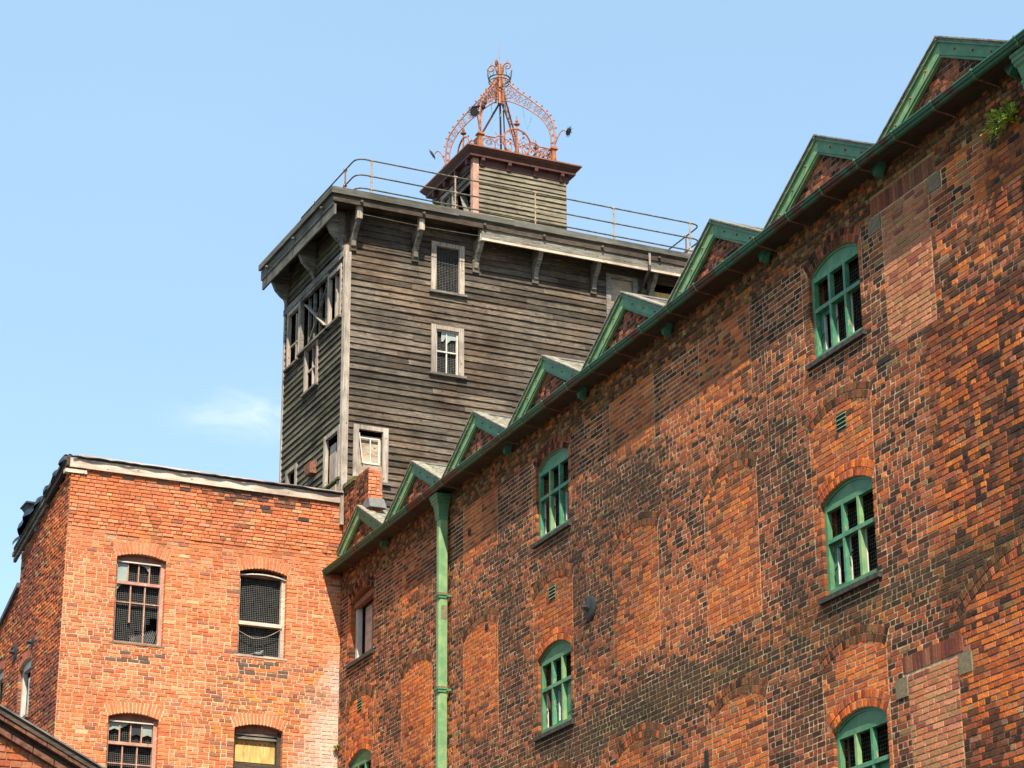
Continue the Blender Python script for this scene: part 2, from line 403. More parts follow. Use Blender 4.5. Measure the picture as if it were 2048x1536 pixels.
    def core(s, gs, zt, name='wall', step=.3, rev=.24):
        """mortar face with holes, reveals and dark rooms behind"""
        xs = set([s.s0, s.s1]); zs_ = set([s.zb, zt])
        x = s.s0
        while x < s.s1: xs.add(round(x, 3)); x += step
        z = s.zb
        while z < zt: zs_.add(round(z, 3)); z += step
        E = .006
        for o in s.op:
            xs |= {o['uc'] - o['hw'] - E, o['uc'] + o['hw'] + E}; zs_ |= {o['z0'], o['zs'] + o['rise'] + E}
        xs = sorted(xs); zs_ = sorted(zs_); mb = MB(); y = s.my
        def vert(a, b, yy=y): return s.P(a, yy, b)
        for i in range(len(xs) - 1):
            for j in range(len(zs_) - 1):
                a0, a1, b0, b1 = xs[i], xs[i + 1], zs_[j], zs_[j + 1]
                cm, cn = (a0 + a1) / 2, (b0 + b1) / 2
                if any(abs(cm - o['uc']) < o['hw'] + E and o['z0'] < cn < o['zs'] + o['rise'] + E for o in s.op): continue
                iv = s.top(cn)
                if not any(p <= cm <= q for p, q in iv): continue
                o_ = len(mb.v)
                mb.v += [vert(a0, b0), vert(a1, b0), vert(a1, b1), vert(a0, b1)]; mb.f.append((o_, o_ + 1, o_ + 2, o_ + 3)); mb.mi.append(0)
                mb.c += [s.mortf(a0, b0), s.mortf(a1, b0), s.mortf(a1, b1), s.mortf(a0, b1)]
        for o in s.op:
            uc, hw, z0, zs, rise = o['uc'], o['hw'] + E, o['z0'], o['zs'], o['rise']; K = 12
            pts = [arc(uc, hw, zs, rise, -1 + 2 * k / K) for k in range(K + 1)]; zt_ = zs + rise + E
            c = s.mortf(uc, zs)
            for k in range(K):
                mb.add([vert(*pts[k]), vert(*pts[k + 1]), vert(pts[k + 1][0], zt_), vert(pts[k][0], zt_)], [(0, 1, 2, 3)], c)
            loop = [(uc - hw, z0), (uc - hw, zs)] + pts[1:-1] + [(uc + hw, zs), (uc + hw, z0)]
            rc = o.get('rev_col', mixc(c, (.3, .13, .07), .5))
            for k in range(len(loop)):
                p, q = loop[k], loop[(k + 1) % len(loop)]
                mb.add([vert(*p), vert(*q), vert(q[0], q[1], rev), vert(p[0], p[1], rev)], [(0, 1, 2, 3)], rc)
            # room behind
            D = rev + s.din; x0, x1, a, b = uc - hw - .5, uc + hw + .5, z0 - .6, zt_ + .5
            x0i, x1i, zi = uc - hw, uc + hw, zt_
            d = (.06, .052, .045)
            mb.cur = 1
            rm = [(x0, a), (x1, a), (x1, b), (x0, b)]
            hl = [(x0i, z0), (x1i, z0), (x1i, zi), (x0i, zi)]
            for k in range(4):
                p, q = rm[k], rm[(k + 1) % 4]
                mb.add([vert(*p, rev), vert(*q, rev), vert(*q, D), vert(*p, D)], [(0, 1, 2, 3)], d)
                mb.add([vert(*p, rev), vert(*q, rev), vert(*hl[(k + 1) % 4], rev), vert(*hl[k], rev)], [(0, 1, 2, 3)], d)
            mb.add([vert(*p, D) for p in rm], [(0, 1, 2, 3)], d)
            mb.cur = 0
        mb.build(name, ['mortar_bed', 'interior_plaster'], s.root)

def wire_mesh(x0, x1, z0, z1, y, sp=.037, r=.0012, hole=None):
    mb = MB()
    n = int((x1 - x0) / sp)
    def seg(a, b):
        (xa, za), (xb, zb) = a, b
        k = 6; pv = None
        for i in range(k + 1):
            t = i / k; p = (xa + (xb - xa) * t, za + (zb - za) * t)
            if pv and not (hole and hole((p[0] + pv[0]) / 2, (p[1] + pv[1]) / 2)):
                w1 = .004 * math.sin(pv[0] * 9 + pv[1] * 7); w2 = .004 * math.sin(p[0] * 9 + p[1] * 7)
                mb.bar((pv[0], y + w1, pv[1]), (p[0], y + w2, p[1]), r * 2)
            pv = p
    for i in range(n + 1): x = x0 + (x1 - x0) * i / n; seg((x, z0), (x, z1))
    m_ = int((z1 - z0) / sp)
    for i in range(m_ + 1): z = z0 + (z1 - z0) * i / m_; seg((x0, z), (x1, z))
    return mb

# ------------------------------------------------------------------ ground
gm = MB(); gm.add([(-900, -900, 0), (900, -900, 0), (900, 900, 0), (-900, 900, 0)], [(0, 1, 2, 3)])
gm.build('ground', 'ground_gravel', kind='structure')
yd = MB(); yd.add([(-30, 2, .004), (22, 2, .004), (22, 44, .004), (-30, 44, .004)], [(0, 1, 2, 3)])
yd.build('yard_paving', 'asphalt', kind='structure')

OR = Vector((-3.4347, 45.9027, 0)); RZR = math.atan2(-.91385, .40605); RZF = math.atan2(.42668, .90440)
uR = Vector((.40605, -.91385, 0))

# ================================================================== long brick warehouse
RB = thing('brick_warehouse', 'long dark red brick warehouse with green windows and a row of small green gables', 'building', OR, RZR)
DARK = [(.085, .032, .019), (.055, .025, .017), (.12, .040, .021), (.16, .052, .026), (.105, .043, .022), (.036, .022, .018), (.18, .072, .034)]
ORG = [(.66, .17, .035), (.72, .21, .04), (.56, .13, .03), (.45, .11, .035), (.58, .18, .055)]
RED = [(.34, .085, .035), (.40, .105, .04), (.27, .075, .035), (.42, .13, .06)]
PINK = [(.58, .23, .11), (.60, .26, .13), (.52, .19, .085), (.46, .22, .10), (.34, .11, .07), (.58, .24, .12), (.40, .20, .09)]
TAN = [(.30, .17, .065), (.22, .12, .05), (.36, .20, .08)]
BAY = 2.93; CR = (15.3, 12.15, 8.98)
WIN = [(1.23, 9.74, 10.95), (10.03, 12.93, 14.14), (10.03, 9.74, 10.95), (18.83, 12.93, 14.14), (18.83, 9.74, 10.95), (18.83, 6.75, 8.0), (1.23, 12.93, 14.14), (10.03, 6.75, 8.0)]
opens = [dict(uc=u, hw=.62, z0=a, zs=b, rise=.17) for u, a, b in WIN]
arches = [dict(uc=u, hw=.62, z0=b, zs=b, rise=.17, ring=.22) for u, a, b in WIN]
arches_fill = []
for k in range(8):
    uc = 1.2 + BAY * k
    for c in CR:
        if c > 14 or k % 3 == 0 and c < 14 and False: continue
        if k == 7: continue
        arches_fill.append(dict(uc=uc, hw=.74, z0=c - .17, zs=c - .17, rise=.17, ring=.22, fill=1))
arches_fill = [a for a in arches_fill if a['uc'] < 19.0 or a['uc'] > 22.5]
arches_fill.append(dict(uc=22.6, hw=1.5, z0=8.75, zs=8.75, rise=.42, ring=.24, fill=1))
PA = (20.03, 21.1, 12.42, 14.33); PB = (19.95, 21.0, 6.5, 8.34)
def soot(u, z):
    a = noise.fractal(Vector((u * .42, z * .30, 2.7)), 1, 2.1, 5) * .9
    b_ = noise.fractal(Vector((u * 3.1, z * .22, 9.1)), 1, 2, 3) * .35
    v = a + b_ + .05
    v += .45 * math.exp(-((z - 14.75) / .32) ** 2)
    v += .42 * math.exp(-((z - 9.45 - .25 * math.sin(u * .8)) / .38) ** 2) * min(1, max(0, (u - 9) / 4))
    v += .30 * math.exp(-((z - 12.35 - .2 * math.sin(u * 1.1)) / .22) ** 2)
    for wu, wa, wb in WIN:
        d = wa - z
        if d > 0 and d < 1.3: v += .75 * math.exp(-((u - wu) / .62) ** 4) * math.exp(-d / .55)
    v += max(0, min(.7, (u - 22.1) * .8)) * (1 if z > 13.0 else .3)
    v += .25 * math.exp(-((u - 5.4) / .22) ** 2)
    return max(0, min(1, v))
def inpatch(u, z):
    k = round((u - 1.2) / BAY); uc = 1.2 + BAY * k
    if abs(u - uc) > .76 or k > 6: return False
    for c in CR:
        if c - 1.95 - .2 * (k % 2) < z < c: return True
    return False
def r_seg(z, ivs):
    out = []
    cuts = []
    for k in range(8):
        uc = 1.2 + BAY * k
        if inpatch(uc, z) and k < 7: cuts += [uc - .755, uc + .755]
    if PA[2] < z < PA[3]: cuts += [PA[0], PA[1]]
    if PB[2] < z < PB[3]: cuts += [PB[0], PB[1]]
    if z < 14.4: cuts += [22.28]
    if abs(z - 13) < 1.6 or z < 9: cuts += [16.98]
    cuts.sort()
    for a, b in ivs:
        x = a
        for c in cuts + [b]:
            if c <= x + .02: continue
            c = min(c, b); mid = (x + c) / 2
            zone = 1 if inpatch(mid, z) else 0
            if PA[0] < mid < PA[1] and PA[2] < z < PA[3] or PB[0] < mid < PB[1] and PB[2] < z < PB[3]: zone = 2
            if z > 14.42: zone = 3
            out.append((x, c, zone)); x = c
            if x >= b: break
    return out
def r_col(u, z, zone):
    n = fn(u, z, .55, 3); n2 = fn(u * .5, z, .9, 11); rr = random.random()
    if zone == 2:
        return jit(mixc(random.choice(PINK), (.05, .035, .025), .35 * soot(u, z)), .12), .006
    if zone == 3 and z < 15.2:
        if rr < .012: return None, 0
        c = random.choice(TAN) if rr < .25 else random.choice(ORG if rr > .85 else DARK); c = mixc(c, (.15, .085, .035), .4); return jit(c, .16), random.choice((.006, .012, .016))
    if zone == 3: c = random.choice(DARK if rr < .6 else RED); return jit(c, .2), .004
    if zone == 1:
        k = round((u - 1.2) / BAY); p = .56 + .75 * n - (.12 if z > 13.3 else 0) - (.22 if k % 3 == 0 else 0)
        if rr < p: c = random.choice(ORG)
        elif rr < p + .28: c = random.choice(RED)
        elif rr < .97: c = random.choice(DARK)
        else: c = random.choice(TAN)
        c = mixc(c, (.46, .14, .045), .2); c = mixc(c, (.04, .028, .02), .6 * soot(u, z))
        return jit(c, .13), U(.001, .005)
    west = max(0, (u - 20.2) / 2)                   # redder, rougher brickwork at the near end
    pd = .54 - .26 * min(1, west) + .75 * n2
    band = math.exp(-((z - 9.35 - .1 * math.sin(u)) / .33) ** 2) * (1 if u > 11 else .5)
    if rr < pd + .2 * band: c = random.choice(DARK[:6] if band > .3 else DARK)
    elif rr < pd + .27: c = random.choice(RED)
    elif rr < .955: c = mixc(random.choice(ORG), random.choice(RED), U(.1, .9)) if west < .4 else random.choice(ORG)
    else: c = random.choice(TAN) if rr < .975 else random.choice(ORG)
    if band > .25: c = mixc(c, (.05, .05, .035), .55 * band)
    c = mixc(c, (.21, .070, .026), .12)
    if west > .5 and random.random() < .03: c = mixc(c, (.62, .36, .24), U(.1, .4))
    c = mixc(c, (.035, .027, .019), .78 * soot(u, z) * U(.75, 1.1))
    if random.random() < .0006: return None, 0
    return jit(c, .16), U(.001, .004) + (U(0, .006) if west > .3 else 0)
def r_mort(u, z):
    n = fn(u, z, .7, 5); c = mixc((.80, .60, .35), (.56, .43, .27), max(0, min(1, .5 + n)))
    if z > 14.35: c = (.42, .28, .12)
    if u > 20.7 and z < 12.4: c = mixc(c, (.09, .07, .055), .75)
    if inpatch(u, z): c = mixc(c, (.30, .17, .09), .35 + .5 * fn(u, z, .8, 9))
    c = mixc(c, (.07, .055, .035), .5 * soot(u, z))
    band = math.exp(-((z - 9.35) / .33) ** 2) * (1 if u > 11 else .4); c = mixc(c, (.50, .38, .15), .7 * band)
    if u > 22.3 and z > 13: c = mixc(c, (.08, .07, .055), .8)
    if PA[0] < u < PA[1] and PA[2] < z < PA[3] or PB[0] < u < PB[1] and PB[2] < z < PB[3]: c = (.50, .36, .22)
    return c
PEAK = [1.2 + BAY * k - .04 for k in range(8)]
def r_top(z):
    iv = []
    if z < 15.22: return [(-.09, 25.6)]
    if z < 16.75:
        for u in PEAK:
            h = (15.92 - z) / .555
            if h > .02: iv.append((u - h, u + h))
        iv = [i for i in iv if i[0] > 1.5 or i[1] > 2] if z < 16.75 else iv
        m0 = [i for i in iv if i[0] < 1.6]
        iv = [i for i in iv if i[0] >= 1.6]
        hi = max([1.46] + [i[1] for i in m0]); iv.insert(0, (-.09, hi if hi > 1.46 else 1.46))
        return iv
    return []
RW = Wall(RB, lambda a, y, z: (a, y, z), -.09, 25.6, 0, r_top, opens, arches + arches_fill, r_col, r_mort, r_seg)
RW.joint = .0145; RW.zmax = 16.72; RW.bond = lambda i, zone: {0: (.85 if i % 2 == 0 else .45), 1: (.6 if i % 4 == 0 else .2), 2: (.6 if i % 4 == 0 else .1), 3: .95}[zone]
RW.extra = [(19.8, 21.3, 14.33, 14.60), (19.85, 21.15, 8.34, 8.58), (19.72, 20.03, 14.1, 14.33), (21.1, 21.4, 14.1, 14.33), (19.68, 19.95, 8.08, 8.34), (21.0, 21.3, 8.08, 8.34)]
RW.lay(6.3)
for a in arches_fill:
    dk = lambda a=a: jit(mixc(random.choice(DARK), random.choice(TAN), U(0, .4)), .2) if random.random() < .85 else jit(random.choice(RED))
    RW.voussoirs(a, (.11, .11), dk, proud=.008)
for a in arches:
    rd = lambda a=a: jit(random.choice(ORG + RED) if a['zs'] < 11.5 else random.choice(RED + DARK), .18)
    RW.voussoirs(a, (.11, .11), rd, proud=.009)
def soldiers(wall, x0, x1, z0, z1, pal):
    x = x0
    while x < x1 - .03:
        q = [(x + .005, z0 + .006), (min(x + .075, x1) - .005, z0 + .006), (min(x + .075, x1) - .005, z1 - .005), (x + .005, z1 - .005)]
        wall.brick(q, -.006 + U(-.002, .002), .03, jit(random.choice(pal), .15), .004); x += .075
PLUM = [(.20, .06, .035), (.25, .08, .042), (.15, .05, .035), (.28, .11, .06), (.22, .10, .055)]
soldiers(RW, 19.8, 21.3, 14.34, 14.59, PLUM); soldiers(RW, 19.85, 21.15, 8.35, 8.57, PLUM)
RW.finish(visible=lambda x, z: z < 14.3)
def r_core_top(z): return [(a, b) for a, b in r_top(z)]
_top = RW.top
RW.top = lambda z: _top(z) if z < 15.2 else ([(-.09, 1.46)] if z < 16.66 else [])
RW.core(None, 16.66)
for u in PEAK:
    if u < 25 : b = MB(); b.tint = (.30, .24, .16); b.prism([(u - 1.40, 15.15), (u, 15.91), (u + 1.40, 15.15)], .003, .2); b.build('gable_wall', 'mortar_bed', RB)
pm = MB()
for x0, x1, z0, z1 in ((19.73, 20.02, 14.11, 14.32), (21.11, 21.38, 14.11, 14.32), (19.69, 19.94, 8.09, 8.33), (21.01, 21.28, 8.09, 8.33)):
    pm = MB(); pm.box(x0, x1, -.012, .05, z0, z1); pm.build('padstone', 'concrete', RB)
# thickness of the parapet stub beside the tower: end face towards +u, rough bricks, mossy coping
pw = Wall(RB, lambda a, y, z: (1.46 - y, a, z), 0, .3, 15.4, lambda z: [(0, .3 if z < 16.2 else .24)], [], [], lambda u, z, zn: (jit(random.choice(F_PAL), .15), U(.004, .022)), r_mort)
F_PAL = [(.66, .25, .12), (.60, .20, .09), (.70, .30, .15), (.55, .20, .11), (.50, .17, .09), (.68, .30, .17)]
pw.zmax = 16.6; pw.bond = lambda i, z: .2 if i % 2 else .9; pw.n_single = 20; pw.lay(15.4); pw.finish('pier_brickwork')
b = MB(); b.box(-.09, 1.445, .012, .30, 14.8, 16.66); b.build('parapet_core', 'distant_brick', RB)
b = MB()
for k in range(7): x = -.12 + k * .125; b.hexa([(x, -.05 + U(-.01, .01), 16.66), (x + .12, -.05, 16.66), (x + .12, .33, 16.66), (x, .33, 16.66), (x, -.04, 16.74 + U(0, .02)), (x + .12, -.04, 16.74 + U(0, .02)), (x + .12, .33, 16.78), (x, .33, 16.78)])
b.build('mossy_coping', 'coping_moss', RB)
b = MB(); b.hexa([(1.2, -.02, 15.9), (1.62, -.02, 15.86), (1.62, .34, 15.86), (1.2, .34, 15.9), (1.25, .0, 16.1), (1.5, .0, 16.08), (1.5, .32, 16.08), (1.25, .32, 16.1)]); b.build('mortar_fillet', 'lead_sheet', RB)

# solid body, back walls and ridged slate roofs
b = MB(); b.box(-.09, .2, .03, 9, 0, 14.9); b.box(25.3, 25.58, .03, 9, 0, 14.9); b.box(-.09, 25.58, 9, 9.3, 0, 15.0); b.build('rear_wall', 'distant_brick', RB)
b = MB(); b.box(.2, 25.3, 1.75, 1.8, 0, 15.0); b.build('inner_partition', 'interior_plaster', RB)
def slate_roof(uc):
    half = BAY / 2; b = MB()
    for sgn in (-1, 1):
        n_ = 9
        for j in range(n_):                                        # rows up the slope
            t0, t1 = j / n_, (j + 1) / n_; w0 = half * (1 - t0); w1 = half * (1 - t1)
            za = 15.97 - .555 * w0 + .012; zb = 15.97 - .555 * w1
            y = -.11
            while y < 9.2:
                L_ = .3; x0, x1 = uc + sgn * w0, uc + sgn * w1; e = U(0, .006); dd = .022
                b.hexa([(x0, y, za - dd + e), (x0, y + L_ - .008, za - dd + e), (x1, y + L_ - .008, zb - .02), (x1, y, zb - .02), (x0, y, za + e), (x0, y + L_ - .008, za + e), (x1, y + L_ - .008, zb), (x1, y, zb)])
                y += L_
    b.build('roof_slates', 'slate_lichen' if uc < 12 else 'slate', RB, kind='stuff')
    d = MB(); d.prism([(uc - half, 15.14), (uc, 15.94), (uc + half, 15.14)], .3, 9.2); d.build('roof', 'slate', RB)
    rr = MB(); rr.tube([(uc, -.12, 15.975), (uc, 9.2, 15.975)], .035, 6); rr.build('ridge_tile', 'lead_sheet', RB)
for u in PEAK[:9]:
    if u < 25: slate_roof(u)
b = MB(); b.box(23.2, 25.5, .02, 9.0, 14.98, 15.06); b.build('flat_roof', 'roof_felt', RB)
# bargeboards: outer moulding, wide board, inner bead, bolts; ending in pointed feet at the valleys
def barge(uc):
    for sgn in (-1, 1):
        half = BAY / 2
        P = lambda w, dz: (uc + sgn * w, 15.99 - .555 * w + dz)
        ends = half + (.02 if sgn < 0 else .02)
        b = MB()
        b.strip([P(0, -.035), P(ends, -.035)], [P(0, -.235), P(ends, -.235 + .03)], -.075, -.04)
        b.strip([P(0, 0.0), P(ends, 0.0)], [P(0, -.06), P(ends, -.06)], -.105, -.02)
        b.strip([P(0, -.225), P(ends - .05, -.225)], [P(0, -.265), P(ends - .05, -.265)], -.06, -.01)
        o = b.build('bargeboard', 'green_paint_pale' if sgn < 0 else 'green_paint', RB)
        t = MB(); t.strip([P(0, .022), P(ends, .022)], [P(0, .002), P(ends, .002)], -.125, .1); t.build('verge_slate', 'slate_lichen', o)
        q = MB()
        for w in (.32, .68, 1.05): p = P(w, -.135); q.lathe((p[0], -.075, p[1]), [(.014, 0), (.014, .018), (.006, .024)], 6, 'y')
        q.build('bolts', 'rusty_iron', o, kind='stuff')
for u in PEAK[:9]: barge(u)
for k in range(8):
    uv_ = PEAK[k] + BAY / 2
    b = MB(); b.hexa([(uv_ - .02, -.17, 14.74), (uv_ + .02, -.17, 14.74), (uv_ + .02, -.06, 14.71), (uv_ - .02, -.06, 14.71), (uv_ - .12, -.15, 14.89), (uv_ + .12, -.15, 14.89), (uv_ + .12, -.06, 14.89), (uv_ - .12, -.06, 14.89)])
    b.build('bargeboard_foot', 'green_inner', RB)
# gutter: ogee front, soffit board, brackets and joints
GZ = 14.86; GX0, GX1 = -.32, 25.5
prof = [(-.30, .10), (-.30, .0), (-.335, -.012), (-.362, .0), (-.372, .022), (-.366, .04), (-.388, .05), (-.40, .088), (-.413, .092), (-.413, .118), (-.39, .118), (-.36, .05), (-.33, .02), (-.312, .10)]
prof = [(y, z * .74) for y, z in prof]
b = MB(); b.prism([(y, GZ + z) for y, z in prof], GX0, GX1, 'x'); gut = b.build('gutter', 'gutter_paint', RB)
b = MB(); b.box(GX0, GX0 + .012, -.405, -.30, GZ, GZ + .08); b.build('gutter_end', 'green_paint', gut)
b = MB(); b.box(GX0 + .02, 25.5, -.305, -.004, GZ + .03, GZ + .055); b.build('soffit_board', 'soffit_paint', RB)
u = .1
while u < 25:
    b = MB(); b.prism([(y * 1.025 - .0, GZ + (z - .045) * 1.14 + .045) for y, z in prof[1:10]] + [(-.31, GZ + .093)], u, u + .035, 'x'); b.build('gutter_joint', 'green_paint', gut)
    b = MB(); b.tube([(u, -.36, GZ - .01), (u, -.2, GZ - .02), (u, -.06, GZ - .04), (u, .02, GZ - .05)], .012, 5); b.build('gutter_bracket', 'rusty_iron', gut)
    u += .87
# downpipes
def downpipe(u0, top, broken=False):
    b = MB(); c = .03; w_, y0, y1 = .155, -.215, -.06; x0, x1 = u0, u0 + w_
    poly = [(x0 + c, y0), (x1 - c, y0), (x1, y0 + c), (x1, y1), (x0, y1), (x0, y0 + c)]
    b.prism(poly, .2, top, 'z')
    p = b.build('downpipe', 'green_paint_pale', RB)
    h = MB()
    def lvl(e, z): return [(x0 - e, y0 - e, z), (x1 + e, y0 - e, z), (x1 + e, y1 + e * .3, z), (x0 - e, y1 + e * .3, z)]
    L_ = [(.012, top - .06), (.012, top), (.022, top + .015), (.022, top + .05), (.012, top + .07), (.045, top + .22), (.07, top + .25), (.07, top + .29), (.085, top + .30), (.085, top + .35), (.10, top + .36), (.10, top + .40)]
    for i in range(len(L_) - 1):
        h.hexa(lvl(*L_[i]) + lvl(*L_[i + 1])) if L_[i + 1][1] > L_[i][1] else None
    h.build('hopper_head', 'green_paint', p)
    for z in (12.93, 11.24, 9.4, 7.5):
        k = MB(); k.hexa(lvl(.016, z) + lvl(.016, z + .05)); k.hexa(lvl(.028, z + .05) + lvl(.028, z + .075)); k.box(x1, x1 + .05, y1 - .02, .02, z + .02, z + .06); k.build('pipe_collar', 'green_paint', p)
        k = MB(); k.hexa(lvl(.020, z + .075) + lvl(.020, z + .10)); k.build('collar_rust', 'rusty_iron', p)
    if not broken:
        k = MB(); k.box(x1 - .001, x1 + .004, y0 + .04, y1 - .01, 12.55, 12.80); k.build('bare_patch', 'concrete', p)
downpipe(5.57, 14.44); downpipe(23.46, 14.44, True)
# air bricks, wall tie disc
for u, z in ((18.83, 11.91), (10.0, 11.94), (1.2, 12.0), (10.0, 8.9)):
    b = MB(); b.box(u - .12, u + .12, -.004, .1, z - .125, z - .115); b.box(u - .12, u - .11, -.006, .1, z - .115, z + .115); b.box(u + .11, u + .12, -.006, .1, z - .115, z + .115); b.box(u - .12, u + .12, -.004, .1, z + .115, z + .125)
    o = b.build('air_brick', 'concrete', RB)
    k = MB(); k.box(u - .11, u + .11, -.0105, -.0095, z - .115, z + .115); k.build('air_brick_shade', 'interior_plaster', o)  # dark plate before the bricks, paints the shade between the slats
    for i in range(4): k = MB(); zz = z - .085 + i * .057; k.hexa([(u - .11, -.02, zz - .014), (u + .11, -.02, zz - .014), (u + .11, .0, zz), (u - .11, .0, zz), (u - .11, -.02, zz), (u + .11, -.02, zz), (u + .11, .0, zz + .014), (u - .11, .0, zz + .014)]); k.build('slat', 'green_paint_pale', o)
def tie_plate(parent, c, r, axis):
    b = MB(); b.lathe(c, [(r, 0), (r, .015), (r * .8, .035), (r * .3, .055), (r * .3, .075)], 20, axis); o = b.build('tie_plate', 'black_metal', parent, smooth=False)
    b = MB(); b.lathe(Vector(c) + Vector((0, -.075, 0) if axis == 'y' else (-.075, 0, 0)), [(.04, 0), (.04, .05), (.02, .07)], 6, axis); b.build('bolt_head', 'black_metal', o)
tie_plate(RB, (11.38, -.005, 11.33), .20, 'y')

# green mullioned windows
def green_window(uc, z0, zs, hw=.62, rise=.17, variant=0):
    y0, y1 = .045, .115; x0, x1 = uc - hw, uc + hw; f = .065
    b = MB(); b.box(x0, x0 + f, y0, y1, z0, zs - .0); b.box(x1 - f, x1, y0, y1, z0, zs); b.box(x0 + f, x1 - f, y0 - .01, y1, z0, z0 + .075)
    zh = zs - .03; b.box(x0 + f, x1 - f, y0, y1, zh - .07, zh)
    fr = b.build('window', 'green_paint_chipped' if z0 > 12 else 'green_paint', RB)
    K = 12; up = [arc(uc, hw, zs, rise, -1 + 2 * k / K) for k in range(K + 1)]
    t = MB(); lo = [(p[0], zh) for p in up]; t.strip(up, lo, y0 + .015, y1 - .02); t.build('arched_head', 'green_paint', fr)
    t = MB(); t.strip([(p[0], p[1]) for p in up], [(p[0], p[1] - .035) for p in up], y0, y0 + .014); t.build('head_moulding', 'green_paint', fr)
    mw = .05; zt = z0 + (zh - z0) * .60
    for k in (1, 2):
        xm = x0 + f + (x1 - x0 - 2 * f) * k / 3
        t = MB(); t.box(xm - mw / 2, xm + mw / 2, y0, y1 - .004, z0 + .075, zt - .028); t.box(xm - mw / 2, xm + mw / 2, y0, y1 - .004, zt + .028, zh - .07); t.build('mullion', 'green_paint_chipped' if random.random() < .6 else 'green_paint_pale', fr)
    t = MB(); t.box(x0 + f, x1 - f, y0 - .004, y1, zt - .028, zt + .028); t.build('transom', 'green_paint_chipped', fr)
    cell = (x1 - x0 - 2 * f) / 3
    for k in range(3):
        a = x0 + f + cell * k + mw / 2; c = a + cell - mw
        # inner sash, nearly closed: white inner edge facing the light
        if (k + variant) % 3 == 0:
            t = MB(); t.box(a - .02, a + .07, y1, y1 + .035, z0 + .07, zt); t.box(a + .07, c, y1, y1 + .035, zt - .09, zt - .02); t.box(a + .07, c + .02, y1, y1 + .035, z0 + .07, z0 + .14); t.build('casement', 'green_inner', fr)
            t = MB(); t.box(a + .07, a + .078, y1 - .004, y1 + .036, z0 + .14, zt - .09); t.build('flaking_edge', 'white_flake', fr)
        elif variant == 2 and k == 2:
            t = MB(); t.box(a - .02, c + .02, y1, y1 + .035, z0 + .07, zt); t.box(a + .05, c - .05, y1 - .012, y1, z0 + .2, zt - .12); t.build('casement', 'green_paint', fr)
        else:
            t = MB(); t.box(a - .015, a + (.012 if variant != k else .002), y1 + .0, y1 + .018, z0 + .05, zt - .02); t.build('casement_edge', 'white_paint', fr)
        if k != 2:
            t = MB(); t.bar((a + .02, y1 - .02, z0 + .33 + .1 * k), (a + .13, y1 - .05, z0 + .36 + .1 * k), .012); t.build('casement_stay', 'black_metal', fr)
    wm = wire_mesh(x0 + f, x1 - f, z0 + .07, zh - .06, y1 + .075, sp=.05, r=.0018); wm.build('wire_guard', 'rail_steel', fr, kind='stuff')
    sill = MB(); n_ = 12; w_ = (x1 - x0 + .2) / n_
    for k in range(n_):
        xa = x0 - .1 + k * w_; sill.hexa([(xa + .003, -.06 + U(-.004, .004), z0 - .085), (xa + w_ - .003, -.06, z0 - .085), (xa + w_ - .003, .1, z0 - .085), (xa + .003, .1, z0 - .085),
                                         (xa + .003, -.06, z0 - .02), (xa + w_ - .003, -.06, z0 - .02), (xa + w_ - .003, .1, z0 + .005), (xa + .003, .1, z0 + .005)])
    sill.build('sill', 'stone_sill', fr)
green_window(10.03, 12.93, 14.14, variant=1); green_window(10.03, 9.74, 10.95, variant=2)
green_window(18.83, 12.93, 14.14, variant=0); green_window(18.83, 9.74, 10.95, variant=0)
green_window(18.83, 6.75, 8.0, variant=2); green_window(1.23, 9.74, 10.95, variant=1); green_window(10.03, 6.75, 8.0, variant=1)
# ruined window next to the corner
b = MB(); b.box(.62, .72, .10, .2, 12.93, 14.05); wn = b.build('window', 'white_paint', RB, label='ruined unglazed window patched with board')
b = MB(); b.box(1.74, 1.84, .10, .2, 12.93, 14.05); b.build('jamb', 'white_paint', wn)
b = MB(); b.hexa([(.63, .05, 14.02), (1.84, .05, 14.1), (1.84, .16, 14.1), (.63, .16, 14.02), (.63, .05, 14.12), (1.84, .05, 14.22), (1.84, .16, 14.22), (.63, .16, 14.12)]); b.build('rusted_lintel', 'rusty_iron', wn)
b = MB(); b.box(.72, 1.2, .26, .29, 12.93, 14.1); b.build('boarding', 'pale_plywood', wn)
b = MB(); b.box(.9, 1.25, .2, .235, 12.93, 14.0); b.build('boarding', 'pale_board', wn)
b = MB(); n_ = 12; w_ = 1.4 / n_
for k in range(n_): b.box(.53 + k * w_ + .003, .53 + (k + 1) * w_ - .003, -.06, .1, 12.845, 12.92)
b.build('sill', 'stone_sill', wn)
# dark slabs on the wall face: painted shade of putlog holes and a slot
for u, z, a, c in ((14.93, 8.26, .11, .32), (7.35, 12.02, .14, .09), (6.6, 13.9, .11, .12), (13.15, 12.3, .12, .1), (19.9, 12.36, .3, .07)):
    b = MB(); b.box(u - a / 2, u + a / 2, -.012, .0, z - c / 2, z + c / 2); 
    b.build('hole_shade_patch', 'interior_plaster', RB)

